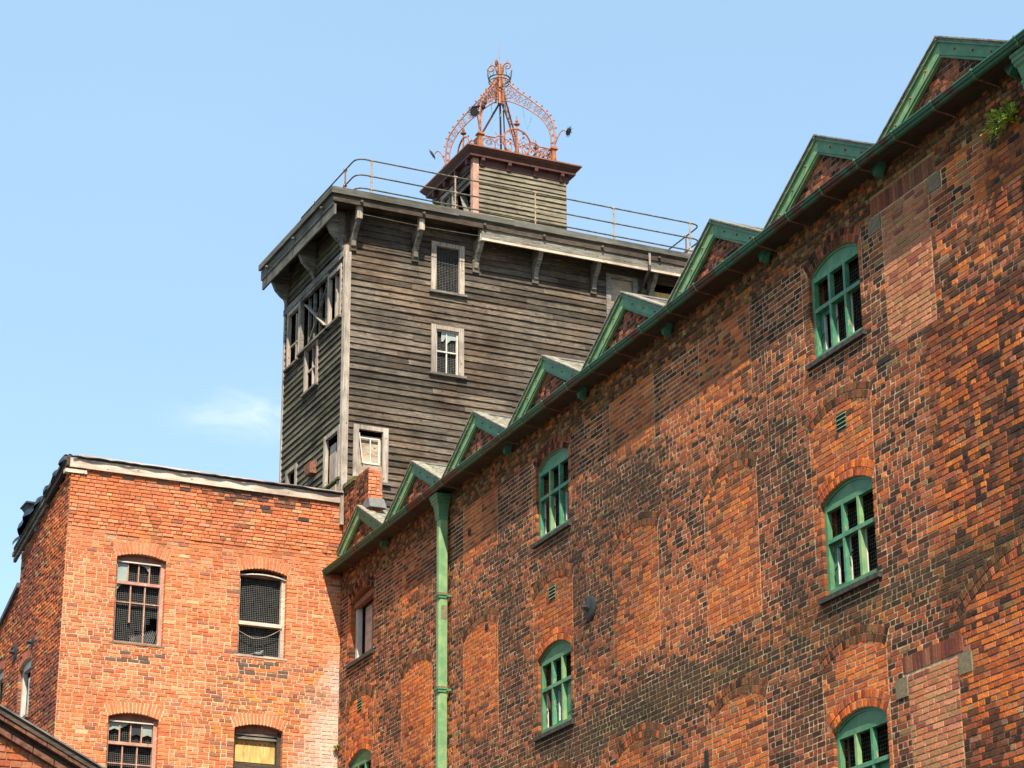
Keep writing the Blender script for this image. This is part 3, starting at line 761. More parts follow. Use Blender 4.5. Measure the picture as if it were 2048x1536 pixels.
# ================================================================== old end building (left, sunlit)
FB = thing('brick_end_building', 'sunlit orange brick end building with a flat plank eaves board and broken windows', 'building', OR, RZF)
FP = [(.68, .225, .092), (.64, .20, .075), (.71, .26, .115), (.60, .18, .072), (.66, .23, .11), (.57, .17, .068), (.71, .28, .14)]
def f_col(u, z, zone):
    n = fn(u, z, .6, 21); n2 = fn(u, z, 1.3, 4); rr = random.random()
    c = random.choice(FP)
    if rr < .05: c = random.choice([(.62, .36, .18), (.55, .32, .15)])
    elif rr < .10: c = random.choice([(.42, .15, .08), (.34, .13, .085), (.46, .2, .11)])
    if u > -2.6 and z < 13 and rr > .55 - .4 * n: c = random.choice([(.68, .24, .06), (.60, .20, .05), (.40, .17, .09), (.34, .15, .08)])
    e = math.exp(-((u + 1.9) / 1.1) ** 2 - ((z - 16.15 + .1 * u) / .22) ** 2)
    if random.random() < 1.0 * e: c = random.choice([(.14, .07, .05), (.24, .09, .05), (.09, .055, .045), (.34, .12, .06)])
    for wu, wz in ((-4.1, 13.0), (-1.65, 13.0)):
        if abs(u - wu) < .55 and 0 < wz - z < .35 and random.random() < .45: c = (.17, .11, .08)
    wx = max(0, 1 - abs(u + .1) / (.35 + .55 * max(0, (13 - z) / 2))) * min(1, max(0, (13.6 - z) / 1.0))
    if wx > 0: c = mixc(c, (.72, .52, .42), min(.85, max(0, wx * (1.05 + 1.6 * n2))))
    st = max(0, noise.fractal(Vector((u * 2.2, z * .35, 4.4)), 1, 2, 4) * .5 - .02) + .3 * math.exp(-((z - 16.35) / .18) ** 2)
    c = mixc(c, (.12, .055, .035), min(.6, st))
    pr = .016 + U(-.006, .012) if z > 15.25 + .25 * n else .004 + U(-.002, .004)
    if z > 16.25 and random.random() < .18: return None, 0
    if random.random() < .0006: return None, 0
    return jit(c, .09, .04), pr
def f_mort(u, z):
    n = fn(u, z, .5, 8); c = mixc((.78, .60, .40), (.66, .40, .22), max(0, min(1, .3 + n)))
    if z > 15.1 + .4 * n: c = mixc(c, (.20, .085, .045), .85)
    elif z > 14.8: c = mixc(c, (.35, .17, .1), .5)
    if u > -.9 and z < 13: c = mixc(c, (.72, .62, .52), .5)
    return c
FWIN = [(-4.11, 13.06, 14.73), (-1.63, 13.06, 14.73), (-4.11, 9.95, 11.62), (-1.63, 9.95, 11.62)]
fo = [dict(uc=u, hw=.49, z0=a, zs=b, rise=.095, rev_col=(.5, .2, .1)) for u, a, b in FWIN]
fa = [dict(uc=u, hw=.49, z0=b, zs=b, rise=.095, ring=.27) for u, a, b in FWIN]
FW = Wall(FB, lambda a, y, z: (a, y, z), -5.6, -.0, 0, lambda z: [(-5.6, -.0)], fo, fa, f_col, f_mort)
FW.vj = .008; FW.zmax = 16.42; FW.bond = lambda i, zone: .92 if i % 4 == 0 else .16
FW.lay(8.1)
for a in fa: FW.voussoirs(a, (.27,), lambda: jit(random.choice([(.62, .21, .09), (.58, .19, .08), (.66, .24, .11)]), .08), n=15, proud=.006)
FW.finish(visible=lambda x, z: z < 16.3 and not (x < -4.6 and z < 11.3))
FW.core(None, 16.45)
# left flank
def l_top(d): return 16.36 - .20 * d if d < 3.55 else 14.9 - .34 * (d - 3.55)
def l_iv(z):
    if z < 12.3: return [(0, 9.5)]
    if z > 16.36: return []
    if z > 15.65: return [(0, (16.36 - z) / .20)]
    if z > 14.9: return [(0, 3.55)]
    return [(0, min(9.5, 3.55 + (14.9 - z) / .34))]
def l_col(d, z, zone):
    n = fn(d, z, .9, 31); rr = random.random(); p = .5 + .8 * n
    if rr < p: c = random.choice([(.50, .15, .055), (.58, .18, .06), (.42, .12, .05)])
    elif rr < .95: c = random.choice([(.26, .085, .05), (.18, .07, .045), (.32, .10, .055)])
    else: c = (.32, .24, .12)
    if z < 12.6: c = mixc(c, (.12, .06, .045), .35)
    return jit(c, .2), .013 + U(-.005, .01)
LWIN = [(2.62, 12.0, 13.10), (4.9, 12.15, 13.40)]
lo_ = [dict(uc=u, hw=.5, z0=a, zs=b, rise=.09, rev_col=(.66, .50, .42)) for u, a, b in LWIN]
la_ = [dict(uc=u, hw=.5, z0=b, zs=b, rise=.09, ring=.22) for u, a, b in LWIN]
LW = Wall(FB, lambda a, y, z: (-5.6 + y, a, z), 0, 9.5, 0, l_iv, lo_, la_, l_col, lambda d, z: mixc((.28, .16, .10), (.45, .36, .26), max(0, min(1, (12.8 - z) * .6))))
LW.zmax = 16.34; LW.bond = lambda i, zone: .9 if i % 3 == 0 else .2
LW.lay(8.6)
for a in la_: LW.voussoirs(a, (.22,), lambda: jit((.36, .12, .07), .15), n=14)
LW.finish('flank_brickwork', visible=lambda x, z: True)
LW.core(None, 16.36, 'flank_wall')
b = MB(); b.prism([(0.03, 0), (0.03, 16.36), (3.55, 15.62), (3.55, 14.86), (9.4, 12.9), (9.4, 0)], -.22, -.05, 'x'); b.build('party_wall', 'distant_brick', FB)
b = MB(); b.box(-5.55, -.1, 9.3, 9.5, 0, 12.8); b.build('rear_wall', 'distant_brick', FB)
b = MB(); b.prism([(-.02, 16.60), (3.75, 15.80), (3.75, 15.74), (-.02, 16.53)], -5.74, -.06, 'x'); b.build('roof', 'roof_felt', FB)
b = MB(); b.prism([(3.5, 15.0), (9.6, 12.95), (9.6, 12.85), (3.5, 14.9)], -5.68, -.1, 'x'); b.build('lower_roof', 'roof_felt', FB)
# front eaves boards
fb = MB(); fb.hexa([(-5.64, -.075, 16.385), (-.03, -.075, 16.375), (-.03, -.03, 16.375), (-5.64, -.03, 16.385), (-5.64, -.08, 16.565), (-.03, -.08, 16.545), (-.03, -.03, 16.545), (-5.64, -.03, 16.565)])
for i in range(0): pass
fb.build('eaves_board', 'pale_board', FB)
fb = MB(); fb.hexa([(-5.5, -.12, 16.60), (-.03, -.12, 16.575), (-.03, -.02, 16.575), (-5.5, -.02, 16.60), (-5.5, -.12, 16.635), (-.03, -.12, 16.605), (-.03, -.02, 16.62), (-5.5, -.02, 16.65)]); fb.build('eaves_batten', 'pale_board', FB)
fb = MB(); pts = []
for i in range(46):
    x = -5.6 + i * .1235; pts.append((x, -.095 + .012 * math.sin(i * 1.3), 16.588 - .004 * i / 10 + U(-.012, .008)))
fb.tube([(a, c - .03, d) for a, c, d in pts], .019, 5); fb.build('felt_gap_line', 'tarpaulin_sheet', FB)  # black felt tube, also draws the shaded gap between board and batten
fb = MB(); fb.box(-5.72, -5.3, -.05, .1, 16.28, 16.35); fb.build('plate_end', 'pale_board', FB)
fb = MB(); fb.box(-.085, -.015, -.10, -.045, 15.92, 17.02); fb.build('upright_board', 'grey_post', FB)
# verge boards falling to the back
for k, (o_, zz) in enumerate(((0, .02), (.09, -.09))):
    b = MB(); b.prism([(1.5, 16.2 + zz), (3.95, 15.71 + zz), (3.95, 15.63 + zz), (1.5, 16.12 + zz)], -5.72 + o_ * .4, -5.66 + o_ * .4, 'x'); b.build('verge_board', 'grey_beam', FB)
b = MB(); b.prism([(-.05, 16.62), (1.7, 16.25), (1.7, 16.05), (-.05, 16.42)], -5.70, -5.62, 'x'); b.build('verge_board', 'dark_beam', FB)
tie_plate(FB, (-5.6, 2.08, 13.42), .13, 'x'); tie_plate(FB, (-5.6, 3.5, 13.55), .17, 'x')
# flank windows: white boards set in flaking white reveals
for uc, z0, zs in LWIN:
    b = MB(); b.box(-5.53, -5.44, uc - .5, uc - .42, z0, zs); b.box(-5.53, -5.44, uc + .42, uc + .5, z0, zs); b.box(-5.53, -5.44, uc - .5, uc + .5, zs - .07, zs + .07); wn = b.build('window', 'white_paint', FB)
    b = MB(); b.box(-5.5, -5.47, uc - .42, uc + .1, z0, zs - .25 if uc < 3 else zs - .7); b.build('boarding', 'white_paint', wn)
    b = MB(); b.box(-5.66, -5.5, uc - .55, uc + .55, z0 - .06, z0); b.build('sill', 'concrete', wn)

# sunlit facade windows
def sash(uc, z0, zs, kind):
    hw = .49; x0, x1 = uc - hw, uc + hw; y0, y1 = .10, .19; fm = {'grid': 'pink_paint', 'wide': 'pale_board', 'ply': 'dark_beam'}[kind]
    K = 10; up = [arc(uc, hw, zs, .095, -1 + 2 * k / K) for k in range(K + 1)]
    b = MB(); b.box(x0, x0 + .05, y0, y1, z0, zs); b.box(x1 - .075, x1, y0, y1, z0, zs); 
    if kind != 'ply': b.box(x0 + .05, x1 - .075, y0, y1, z0, z0 + .045)
    fr = b.build('window', fm, FB)
    t = MB(); lo = [(p[0], zs - (.05 if kind != 'wide' else .06)) for p in up]; 
    if kind == 'wide': up = [(p[0], min(p[1], zs + .0)) for p in up]
    t.strip(up, lo, y0 + .01, y1); t.build('head_board', 'brown_paint', fr)
    xi0, xi1 = x0 + .05, x1 - .075
    if kind == 'grid':
        zt = z0 + 1.20; zb_ = z0 + .045
        t = MB(); t.box(xi0, xi1, y0 - .005, y1 - .02, zt - .03, zt + .03); t.build('transom', 'pink_paint', fr)
        t = MB(); t.box(xi0, xi1, y0 - .02, y0 + .03, zs - .075, zs - .05); t.build('head_bead', 'white_paint', fr)
        for k in range(1, 4):
            xm = xi0 + (xi1 - xi0) * k / 4; t = MB(); t.box(xm - .011, xm + .011, y0 + .02, y0 + .06, zt + .03, zs - .075); t.build('glazing_bar', 'pink_paint', fr)
        for k in range(1, 3):
            xm = xi0 + (xi1 - xi0) * k / 3; zl = zb_ if (k == 2 or z0 < 11) else zb_ + .38
            t = MB(); t.box(xm - .012, xm + .012, y0 + .02, y0 + .06, zl, zt - .03); t.build('glazing_bar', 'pink_paint', fr)
        for zz in (z0 + .82, z0 + .44) if z0 < 11 else (z0 + .82,):
            t = MB(); t.box(xi0, xi1, y0 + .022, y0 + .058, zz - .010, zz + .010); t.build('glazing_bar', 'pink_paint', fr)
        cw = (xi1 - xi0) / 4
        def shard(poly, mat='cloudy_pane', yy=y0 + .04): t = MB(); t.prism(poly, yy, yy + .004); t.build('broken_pane', mat, fr)
        if z0 > 12:
            shard([(xi0 + .005, zt + .035), (xi0 + cw - .012, zt + .035), (xi0 + cw - .012, zs - .08), (xi0 + .005, zs - .08)])
            shard([(xi0 + 2 * cw + .012, zs - .08), (xi0 + 3 * cw - .012, zs - .08), (xi0 + 3 * cw - .012, zs - .2), (xi0 + 2.6 * cw, zs - .11)])
            shard([(xi0 + .005, zt - .035), (xi0 + .10, zt - .035), (xi0 + .06, zt - .08), (xi0 + .005, zt - .16)])
            a = (xi0, z0 + .045)
            hole = lambda x, z: (x > xi0 + .66 * (xi1 - xi0) and z < z0 + .60 + (x - xi1) * 1.2) or (x > xi0 + .3 and z < z0 + .045 + (x - xi0 - .3) * 1.1)
        else:
            for k, dd in enumerate((.22, .16, .30, .30)):
                xa = xi0 + k * cw + .012; shard([(xa, zs - .08), (xa + cw - .024, zs - .08), (xa + cw - .024, zs - dd + (.1 if k == 1 else 0)), (xa + cw * .5, zs - dd + .03), (xa, zs - dd - .02)], 'cloudy_pane' if k != 2 else 'window_pane')
            hole = None
            t = MB()
            for k in range(5): t.box(xi0 - .1, xi1 - .28 + .05 * (k % 2), .42, .46, z0 + .02 + k * .13, z0 + .135 + k * .13)
            t.build('stacked_boards', 'pale_board', fr)
        wire_mesh(xi0, xi1, z0 + .045, zs - .05, y0 + .10, hole=hole).build('wire_guard', 'galvanised_wire', fr, kind='stuff')
        if z0 > 12:
            t = MB()
            for k in range(14):
                x = xi0 + .30 + k * .035; t.bar((x, y0 + .06, z0 + .05), (x + .1, y0 + .05, z0 + .17 + .012 * k), .005); t.bar((x + .1, y0 + .055, z0 + .05), (x, y0 + .045, z0 + .17 + .012 * k), .005)
            t.build('curled_wire', 'galvanised_wire', fr, kind='stuff')
    elif kind == 'wide':
        zt = z0 + .66
        t = MB(); t.box(x0 + .0, xi1 + .02, y0 - .03, y1, zt - .035, zt + .035); t.build('meeting_rail', 'pale_board', fr)
        t = MB(); t.strip([arc(uc, hw, zs - .05, .06, -1 + 2 * k / K) for k in range(K + 1)], [(arc(uc, hw, zs - .05, .06, -1 + 2 * k / K)[0], arc(uc, hw, zs - .05, .06, -1 + 2 * k / K)[1] - .025) for k in range(K + 1)], y0 - .04, y0); t.build('head_bead', 'white_paint', fr)
        wire_mesh(xi0, xi1, z0 + .02, zs - .06, y0 + .10).build('wire_guard', 'galvanised_wire', fr, kind='stuff')
        t = MB(); t.tube([(xi0 + (xi1 - xi0) * k / 12, y0 - .01, zt - .17 - .14 * math.sin(math.pi * min(1, (k / 12) * .92)) + .22 * max(0, k / 12 - .35)) for k in range(13)], .006, 5); t.build('sagging_rope', 'rope_fibre', fr)
    else:
        t = MB(); t.box(xi0, xi1, y0 + .12, y0 + .14, zs - .60, zs - .07); t.build('boarding', 'plywood', fr)
        t = MB()
        for k in range(8): x = xi0 + .09 + k * .092 + U(-.01, .01); t.box(x - .011, x + .011, y0 + .115, y0 + .12, zs - .26, zs - .225)
        t.build('rust_stains', 'rusty_iron', fr, kind='stuff')
        t = MB(); t.box(xi0, xi1, y0 + .02, y0 + .07, zs - .10, zs - .055); t.box(xi0, xi1, y0 + .04, y0 + .1, zs - .17, zs - .12); t.build('blind_box', 'grey_beam', fr)
        t = MB(); t.box(xi0, xi1, y0 + .04, y0 + .12, zs - .76, zs - .63); t.build('sash_rail', 'dark_beam', fr)
    t = MB(); t.box(x0 - .06, x1 + .04, -.015, .1, z0 - .035, z0 + .0); t.build('sill', 'concrete' if kind != 'wide' else 'pale_board', fr)
sash(*FWIN[0], 'grid'); sash(*FWIN[1], 'wide'); sash(*FWIN[2], 'grid'); sash(*FWIN[3], 'ply')
# black sheeting and roof cowl on the falling verge
def fpt(x, y, z): return Matrix.Translation(OR) @ Matrix.Rotation(RZF, 4, 'Z') @ Vector((x, y, z))
b = MB(); rows = []
for i in range(22):
    t = i / 21; d = .05 + 3.6 * t; zc = 16.63 - .2 * d; ring = []
    for k in range(9):
        a = math.pi * k / 8; rr_ = .06 + .07 * (1 + math.sin(i * 1.9)) * .5 + .10 * math.exp(-((t - .72) / .16) ** 2) + .04 * fn(i, k, .7)
        ring.append((.1 - rr_ * math.cos(a) * 1.3, d, .02 + rr_ * math.sin(a) * 1.5 - .2 * d))
    rows.append(ring)
for i in range(21):
    for k in range(8): b.add([rows[i][k], rows[i][k + 1], rows[i + 1][k + 1], rows[i + 1][k]], [(0, 1, 2, 3)])
tp = b.build('tarpaulin', 'tarpaulin_sheet', smooth=True); tp.location = fpt(-5.72, 0, 16.52); tp.rotation_euler = (0, 0, RZF)
tag(tp, 'bunched black plastic sheeting along the sloping roof edge', 'tarpaulin')
cw_ = thing('roof_cowl', 'dark metal wedge shaped cowl on the sloping roof edge', 'roof vent', fpt(-5.62, 2.55, 16.05), RZF)
b = MB(); b.hexa([(-.1, -.15, .0), (.12, -.15, 0), (.12, .15, 0), (-.1, .15, 0), (-.30, -.28, .33), (.20, -.28, .36), (.20, .28, .36), (-.30, .28, .33)]); b.build('hood', 'black_metal', cw_)
b = MB(); b.box(-.33, .23, -.31, .31, .34, .385); b.build('rim', 'black_metal', cw_); cw_.scale = (.8, .8, .8)
b = MB(); b.tube([(.0, -.2, -.35), (.02, -.19, .0)], .06, 8); b.build('pipe', 'lead_sheet', cw_)
# pigeon on the sill
pg = thing('pigeon', 'small grey pigeon sitting on the sill of the mesh covered window', 'pigeon', fpt(-1.67, .06, 13.065), RZF)
b = MB(); b.ball((0, 0, .055), .055, 10, .8, 1.7, .8); b.ball((.085, 0, .115), .026, 8); b.ball((.06, 0, .09), .032, 8, 1.2, 1, .9); b.hexa([(-.16, -.018, .035), (-.06, -.025, .04), (-.06, .025, .04), (-.16, .018, .035), (-.16, -.018, .045), (-.06, -.025, .07), (-.06, .025, .07), (-.16, .018, .045)]); b.build('body', 'pigeon_grey', pg, smooth=True)
b = MB(); b.bar((.105, 0, .115), (.13, 0, .11), .008); b.build('beak', 'black_metal', pg)

# ================================================================== timber tower
OT = OR - uR * .08
TB = thing('timber_tower', 'tall weathered grey clapboard tower with bracketed eaves behind the brick buildings', 'tower', OT, RZF)
TW_, TD_, Z0, Z1 = 8.4, 3.66, 16.2, 23.0
# (centre, halfwidth, z0, z1) openings
TF_OP = [(2.31, .27, 21.43, 22.50), (2.31, .26, 19.56, 20.58), (.60, .27, 16.96, 18.08), (6.52, .28, 21.38, 22.5), (7.62, .5, 21.9, 22.55)]
TL_OP = [(.52, .32, 20.58, 21.70), (1.74, .80, 20.58, 21.82), (3.03, .33, 20.50, 21.78), (1.86, .34, 19.52, 20.52), (.50, .36, 16.2, 18.06), (2.92, .24, 16.2, 18.02)]
def clad(P, s0, s1, z0, z1, ops, mat, e=.144, mat2=None, parent=None, cas=.0, lmax=3.6):
    z = z0; i = 0
    while z < z1 - .02:
        iv = [(s0, s1)]
        for c, h, a, b_ in ops:
            if a < z + e * .6 and b_ > z + e * .3:
                iv = [q for p0, p1 in iv for q in ((p0, min(p1, c - h)), (max(p0, c + h), p1)) if q[1] - q[0] > .03] if True else iv
        for p0, p1 in iv:
            x = p0
            while x < p1 - .01:
                x2 = min(p1, x + U(1.2, lmax) + (.0 if x > p0 else U(-.5, 0)))
                if p1 - x2 < .3: x2 = p1
                m1 = MB(); n_ = max(1, int((x2 - x) / .6)); zt = min(z + e + .015, z1 + .015); w0 = U(-.008, .004) - (U(0, .02) if random.random() < .05 else 0); tw = U(-.008, .005)
                for k in range(n_):
                    xa = x + (x2 - x) * k / n_ + (.0015 if k == 0 else 0); xb = x + (x2 - x) * (k + 1) / n_ - (.0015 if k == n_ - 1 else 0)
                    wa = w0 + .006 * math.sin(xa * 1.7 + i * 2.3) * .5; wb = w0 + .006 * math.sin(xb * 1.7 + i * 2.3) * .5
                    pa, pb = -.042 + tw + .004 * math.sin(xa * 2 + i), -.042 + tw + .004 * math.sin(xb * 2 + i)
                    m1.hexa([P(xa, pa, z + wa), P(xb, pb, z + wb), P(xb, .0, z + wb), P(xa, .0, z + wa), P(xa, -.008, zt), P(xb, -.008, zt), P(xb, .0, zt), P(xa, .0, zt)])
                m1.build('board', mat, parent); x = x2
        z += e; i += 1
PF = lambda a, y, z: (a, y, z)
PL = lambda a, y, z: (y, a, z)
clad(PF, .09, TW_, Z0, Z1 - .05, TF_OP, 'weathered_board', parent=TB)
clad(PL, .02, TD_ - .05, Z0, Z1 - .05, TL_OP, 'weathered_board_mossy', parent=TB)
def holed(P, s0, s1, z0, z1, ops, y, mb):
    xs = sorted({s0, s1} | {c - h for c, h, a, b_ in ops} | {c + h for c, h, a, b_ in ops}); zs = sorted({z0, z1} | {max(z0, a) for c, h, a, b_ in ops} | {b_ for c, h, a, b_ in ops})
    for i in range(len(xs) - 1):
        for j in range(len(zs) - 1):
            cx, cz = (xs[i] + xs[i + 1]) / 2, (zs[j] + zs[j + 1]) / 2
            if any(abs(cx - c) < h and a < cz < b_ for c, h, a, b_ in ops): continue
            mb.add([P(xs[i], y, zs[j]), P(xs[i + 1], y, zs[j]), P(xs[i + 1], y, zs[j + 1]), P(xs[i], y, zs[j + 1])], [(0, 1, 2, 3)])
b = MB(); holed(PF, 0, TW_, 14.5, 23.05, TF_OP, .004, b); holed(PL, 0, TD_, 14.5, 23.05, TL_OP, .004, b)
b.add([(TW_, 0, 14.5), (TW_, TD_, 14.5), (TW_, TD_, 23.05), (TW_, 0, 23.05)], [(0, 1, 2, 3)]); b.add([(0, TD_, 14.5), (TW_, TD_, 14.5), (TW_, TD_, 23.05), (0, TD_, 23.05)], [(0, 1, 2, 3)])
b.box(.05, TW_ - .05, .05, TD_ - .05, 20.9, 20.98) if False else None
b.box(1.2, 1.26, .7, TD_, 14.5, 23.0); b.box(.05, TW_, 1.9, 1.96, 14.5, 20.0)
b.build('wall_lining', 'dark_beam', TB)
b = MB(); b.box(0, 9, .02, 9, .0, 14.5) if False else b.box(.3, TW_, .4, TD_, .0, 14.5); b.build('brick_base', 'distant_brick', TB)
# corner boards
b = MB(); b.box(-.045, .095, -.05, .0, Z0, 22.12); b.build('corner_board', 'grey_post', TB)
b = MB(); b.box(-.05, .0, .0, .06, Z0, 22.12); b.build('corner_board', 'grey_post', TB)
b = MB(); b.box(-.05, .0, TD_ - .05, TD_ + .03, 14.5, 22.2); b.build('corner_board', 'grey_post', TB)
b = MB(); b.box(TW_ - .1, TW_ + .04, -.05, .0, Z0, 22.9); b.build('corner_board', 'grey_post', TB)
# roof and eaves
X0, X1, Y0, Y1 = -.53, 8.78, -.53, TD_ + .38
b = MB(); b.box(X0 + .03, X1 - .03, Y0 + .03, Y1 - .03, 23.02, 23.15); b.build('roof', 'roof_felt', TB)
b = MB(); b.box(X0 + .05, X1 - .05, Y0 + .05, Y1 - .05, 22.985, 23.015); b.build('soffit', 'dark_beam', TB)
x = X0 - .03
for L_ in (2.9, 1.3, 2.0, 3.2):                           # front edge boards, butt jointed
    x2 = min(x + L_, X1 + .03); b = MB(); dz = U(-.012, .012); b.hexa([(x, Y0 - .035, 23.03 + dz), (x2 - .004, Y0 - .035, 23.03 + dz), (x2 - .004, Y0 + .02, 23.02), (x, Y0 + .02, 23.02), (x, Y0 - .035, 23.165), (x2 - .004, Y0 - .035, 23.165 - dz), (x2 - .004, Y0 + .02, 23.17), (x, Y0 + .02, 23.17)])
    b.build('eaves_edge_board', 'roof_edge_board', TB); x = x2
b = MB(); b.hexa([(X0 - .035, Y0 - .035, 23.03), (X0 + .02, Y0, 23.03), (X0 + .02, Y1, 23.03), (X0 - .035, Y1, 23.03), (X0 - .035, Y0 - .035, 23.165), (X0 + .02, Y0, 23.165), (X0 + .02, Y1, 23.165), (X0 - .035, Y1, 23.165)]); b.build('eaves_edge_board', 'roof_edge_board', TB)
b = MB(); b.box(X0 + .02, X1, Y0 + .02, Y0 + .06, 22.86, 23.03); b.build('eaves_fascia', 'dark_beam', TB)
b = MB(); b.box(X0 + .03, X0 + .07, Y0 + .06, Y1, 22.80, 23.03); b.build('eaves_fascia', 'roof_edge_board', TB)
b = MB(); b.box(X0 + .05, X0 + .09, Y0 + .02, Y1 - .05, 22.56, 22.79); b.build('eaves_fascia', 'roof_edge_board', TB)
x = 2.92
for L_ in (2.6, 2.15, 1.2):
    b = MB(); b.box(x, x + L_ - .005, Y0 + .05, Y0 + .09, 22.60, 22.655); b.build('lower_fascia', 'pale_board', TB, label='pale streaked lower fascia board')
    b = MB(); b.box(x, x + L_ - .005, Y0 + .055, Y0 + .09, 22.66, 22.86); b.build('lower_fascia', 'grey_beam', TB); x += L_
b = MB(); b.tube([(X0 + .7, Y0 + .1, 22.70), (1.5, Y0 + .1, 22.67), (2.95, Y0 + .1, 22.70)], .008, 5); b.build('conduit', 'rail_steel', TB)
def bracket(pos, face, pale=True):
    pr_ = [(0, 0), (0, -.60), (-.05, -.66), (-.11, -.62), (-.12, -.50), (-.19, -.38), (-.31, -.26), (-.40, -.10), (-.43, 0)]
    if face == 'f':
        b = MB(); b.prism([(y - .002, 22.72 + z) for y, z in pr_], pos - .05, pos + .05, 'x'); o = b.build('bracket', 'grey_beam', TB)
        b = MB(); b.box(pos - .075, pos + .075, -.075, -.035, 22.0, 22.45); b.build('back_plate', 'weathered_board', o)
        b = MB(); b.box(pos - .06, pos + .06, -.44, -.32, 22.60 if pale else 22.62, 22.985); b.build('head_block', 'grey_post', o)
        b = MB(); b.lathe((pos, Y0 + .02, 22.93), [(.035, 0), (.035, .05), (.02, .07)], 8, 'y'); b.build('end_knob', 'roof_edge_board', o)
    else:
        k_ = 1.0
        b = MB(); b.prism([(0, 0), (0, -.86), (-.05, -.80), (-.10, -.68), (-.14, -.62), (-.30, -.55), (-.42, -.38), (-.46, -.18), (-.44, 0)] and [(y, 22.80 + z) for y, z in [(0, .1), (0, -.80), (-.06, -.74), (-.12, -.58), (-.20, -.53), (-.33, -.40), (-.42, -.20), (-.43, .1)]], pos - .055, pos + .055, 'y') ; o = b.build('bracket', 'grey_beam', TB)
        b = MB(); b.box(-.06, -.03, pos - .07, pos + .07, 21.96, 22.3); b.build('back_plate', 'weathered_board', o)
        b = MB(); b.lathe((X0 + .02, pos, 22.93), [(.035, 0), (.035, .05), (.02, .07)], 8, 'x'); b.build('end_knob', 'roof_edge_board', o)
for k in range(6): bracket(.12 + 1.42 * k, 'f', k < 3)
for p in (.10, 1.82, 3.52): bracket(p, 'l')
# front windows
def casing(P, parent, c, h, z0, z1, w_=.115, name='window', mat='grey_post', sill=True, head=True):
    b = MB()
    def bx(a0, a1, y0, y1, za, zb_):
        b.hexa([P(a0, y0, za), P(a1, y0, za), P(a1, y1, za), P(a0, y1, za), P(a0, y0, zb_), P(a1, y0, zb_), P(a1, y1, zb_), P(a0, y1, zb_)])
    bx(c - h - w_, c - h, -.062, .02, z0, z1 + .07); bx(c + h, c + h + w_, -.062, .02, z0, z1 + .07)
    if head: bx(c - h, c + h, -.055, .02, z1 - .02, z1 + .07)
    o = b.build(name, mat, parent)
    if sill:
        b = MB(); bx(c - h - w_ - .05, c + h + w_ + .05, -.11, .0, z0 - .055, z0 - .005); b.build('sill', 'grey_beam', o)
    return o, bx
def pbox(P, *a):
    b = MB()
    for a0, a1, y0, y1, za, zb_ in a: b.hexa([P(a0, y0, za), P(a1, y0, za), P(a1, y1, za), P(a0, y1, za), P(a0, y0, zb_), P(a1, y0, zb_), P(a1, y1, zb_), P(a0, y1, zb_)])
    return b
c, h, a, z = TF_OP[0]; o, _ = casing(PF, TB, c, h, a, z)
wire_mesh(c - h, c + h, a, z, .03, sp=.036).build('wire_guard', 'galvanised_wire', o, kind='stuff')
c, h, a, z = TF_OP[1]; o, _ = casing(PF, TB, c, h, a, z)
pbox(PF, (c - h, c - h + .035, 0, .05, a, z), (c + h - .035, c + h, 0, .05, a, z), (c - h + .035, c + h - .035, 0, .05, z - .04, z), (c - h + .035, c + h - .035, 0, .05, a, a + .04)).build('sash_frame', 'white_paint', o)
pbox(PF, (c - .012, c + .012, .005, .04, a + .04, z - .04)).build('glazing_bar', 'white_paint', o)
pbox(PF, (c - h + .035, c + h - .035, -.005, .04, a + .5, a + .53)).build('meeting_rail', 'white_paint', o)
b = MB(); b.prism([(c + .0, z - .04), (c + h - .035, z - .04), (c + h - .035, z - .20), (c + .1, z - .21), (c + .02, z - .30), (c, z - .30)], .02, .025); b.build('broken_pane', 'cloudy_pane', o)
b = MB(); b.prism([(c - .11, z - .04), (c - .012, z - .04), (c - .012, z - .16), (c - .08, z - .27), (c - .12, z - .26)], .02, .025); b.build('broken_pane', 'cloudy_pane', o)
wire_mesh(c - h, c + h, a, z, .06, sp=.036).build('wire_guard', 'galvanised_wire', o, kind='stuff')
c, h, a, z = TF_OP[2]; o, _ = casing(PF, TB, c, h, a, z)
pbox(PF, (c - h, c + h, .06, .09, a, z - .12)).build('boarding', 'pale_plywood', o)
pbox(PF, (c - h, c + h, .01, .055, a, a + .36)).build('boarding', 'pale_plywood', o)
pbox(PF, (c - .18, c + .22, .0, .035, a + .38, a + .43), (c + .185, c + .22, .0, .035, a + .43, z - .2), (c - .0, c + .022, .0, .03, a + .43, z - .2), (c - .22, c + .22, .0, .03, z - .2, z - .17)).build('sash_frame', 'white_paint', o)
b = MB(); b.bar((c - .25, -.02, z - .1), (c - .17, -.03, a + .38), .03, .02); b.build('loose_stile', 'white_paint', o)
c, h, a, z = TF_OP[3]; o, _ = casing(PF, TB, c, h, a, z, sill=True, mat='grey_beam')
pbox(PF, (c - h, c + h, .02, .05, a, z)).build('boarding', 'pale_plywood', o)
c, h, a, z = TF_OP[4]
pbox(PF, (c - h, c + h, .02, .06, a, a + .12), (c - h, c + h, .02, .06, a + .30, a + .46)).build('inner_board', 'plywood', TB)
b = MB(); b.tube([(6.98, Y0 + .03, 22.98), (6.98, Y0 + .03, 22.6), (6.95, -.25, 22.35), (6.93, -.07, 22.2), (6.93, -.06, 20.5)], .035, 8); b.build('waste_pipe', 'black_metal', TB)
b = MB(); b.box(6.955, 7.005, Y0 - .005, Y0 + .04, 22.72, 23.02); b.build('pipe_strap', 'grey_post', TB)
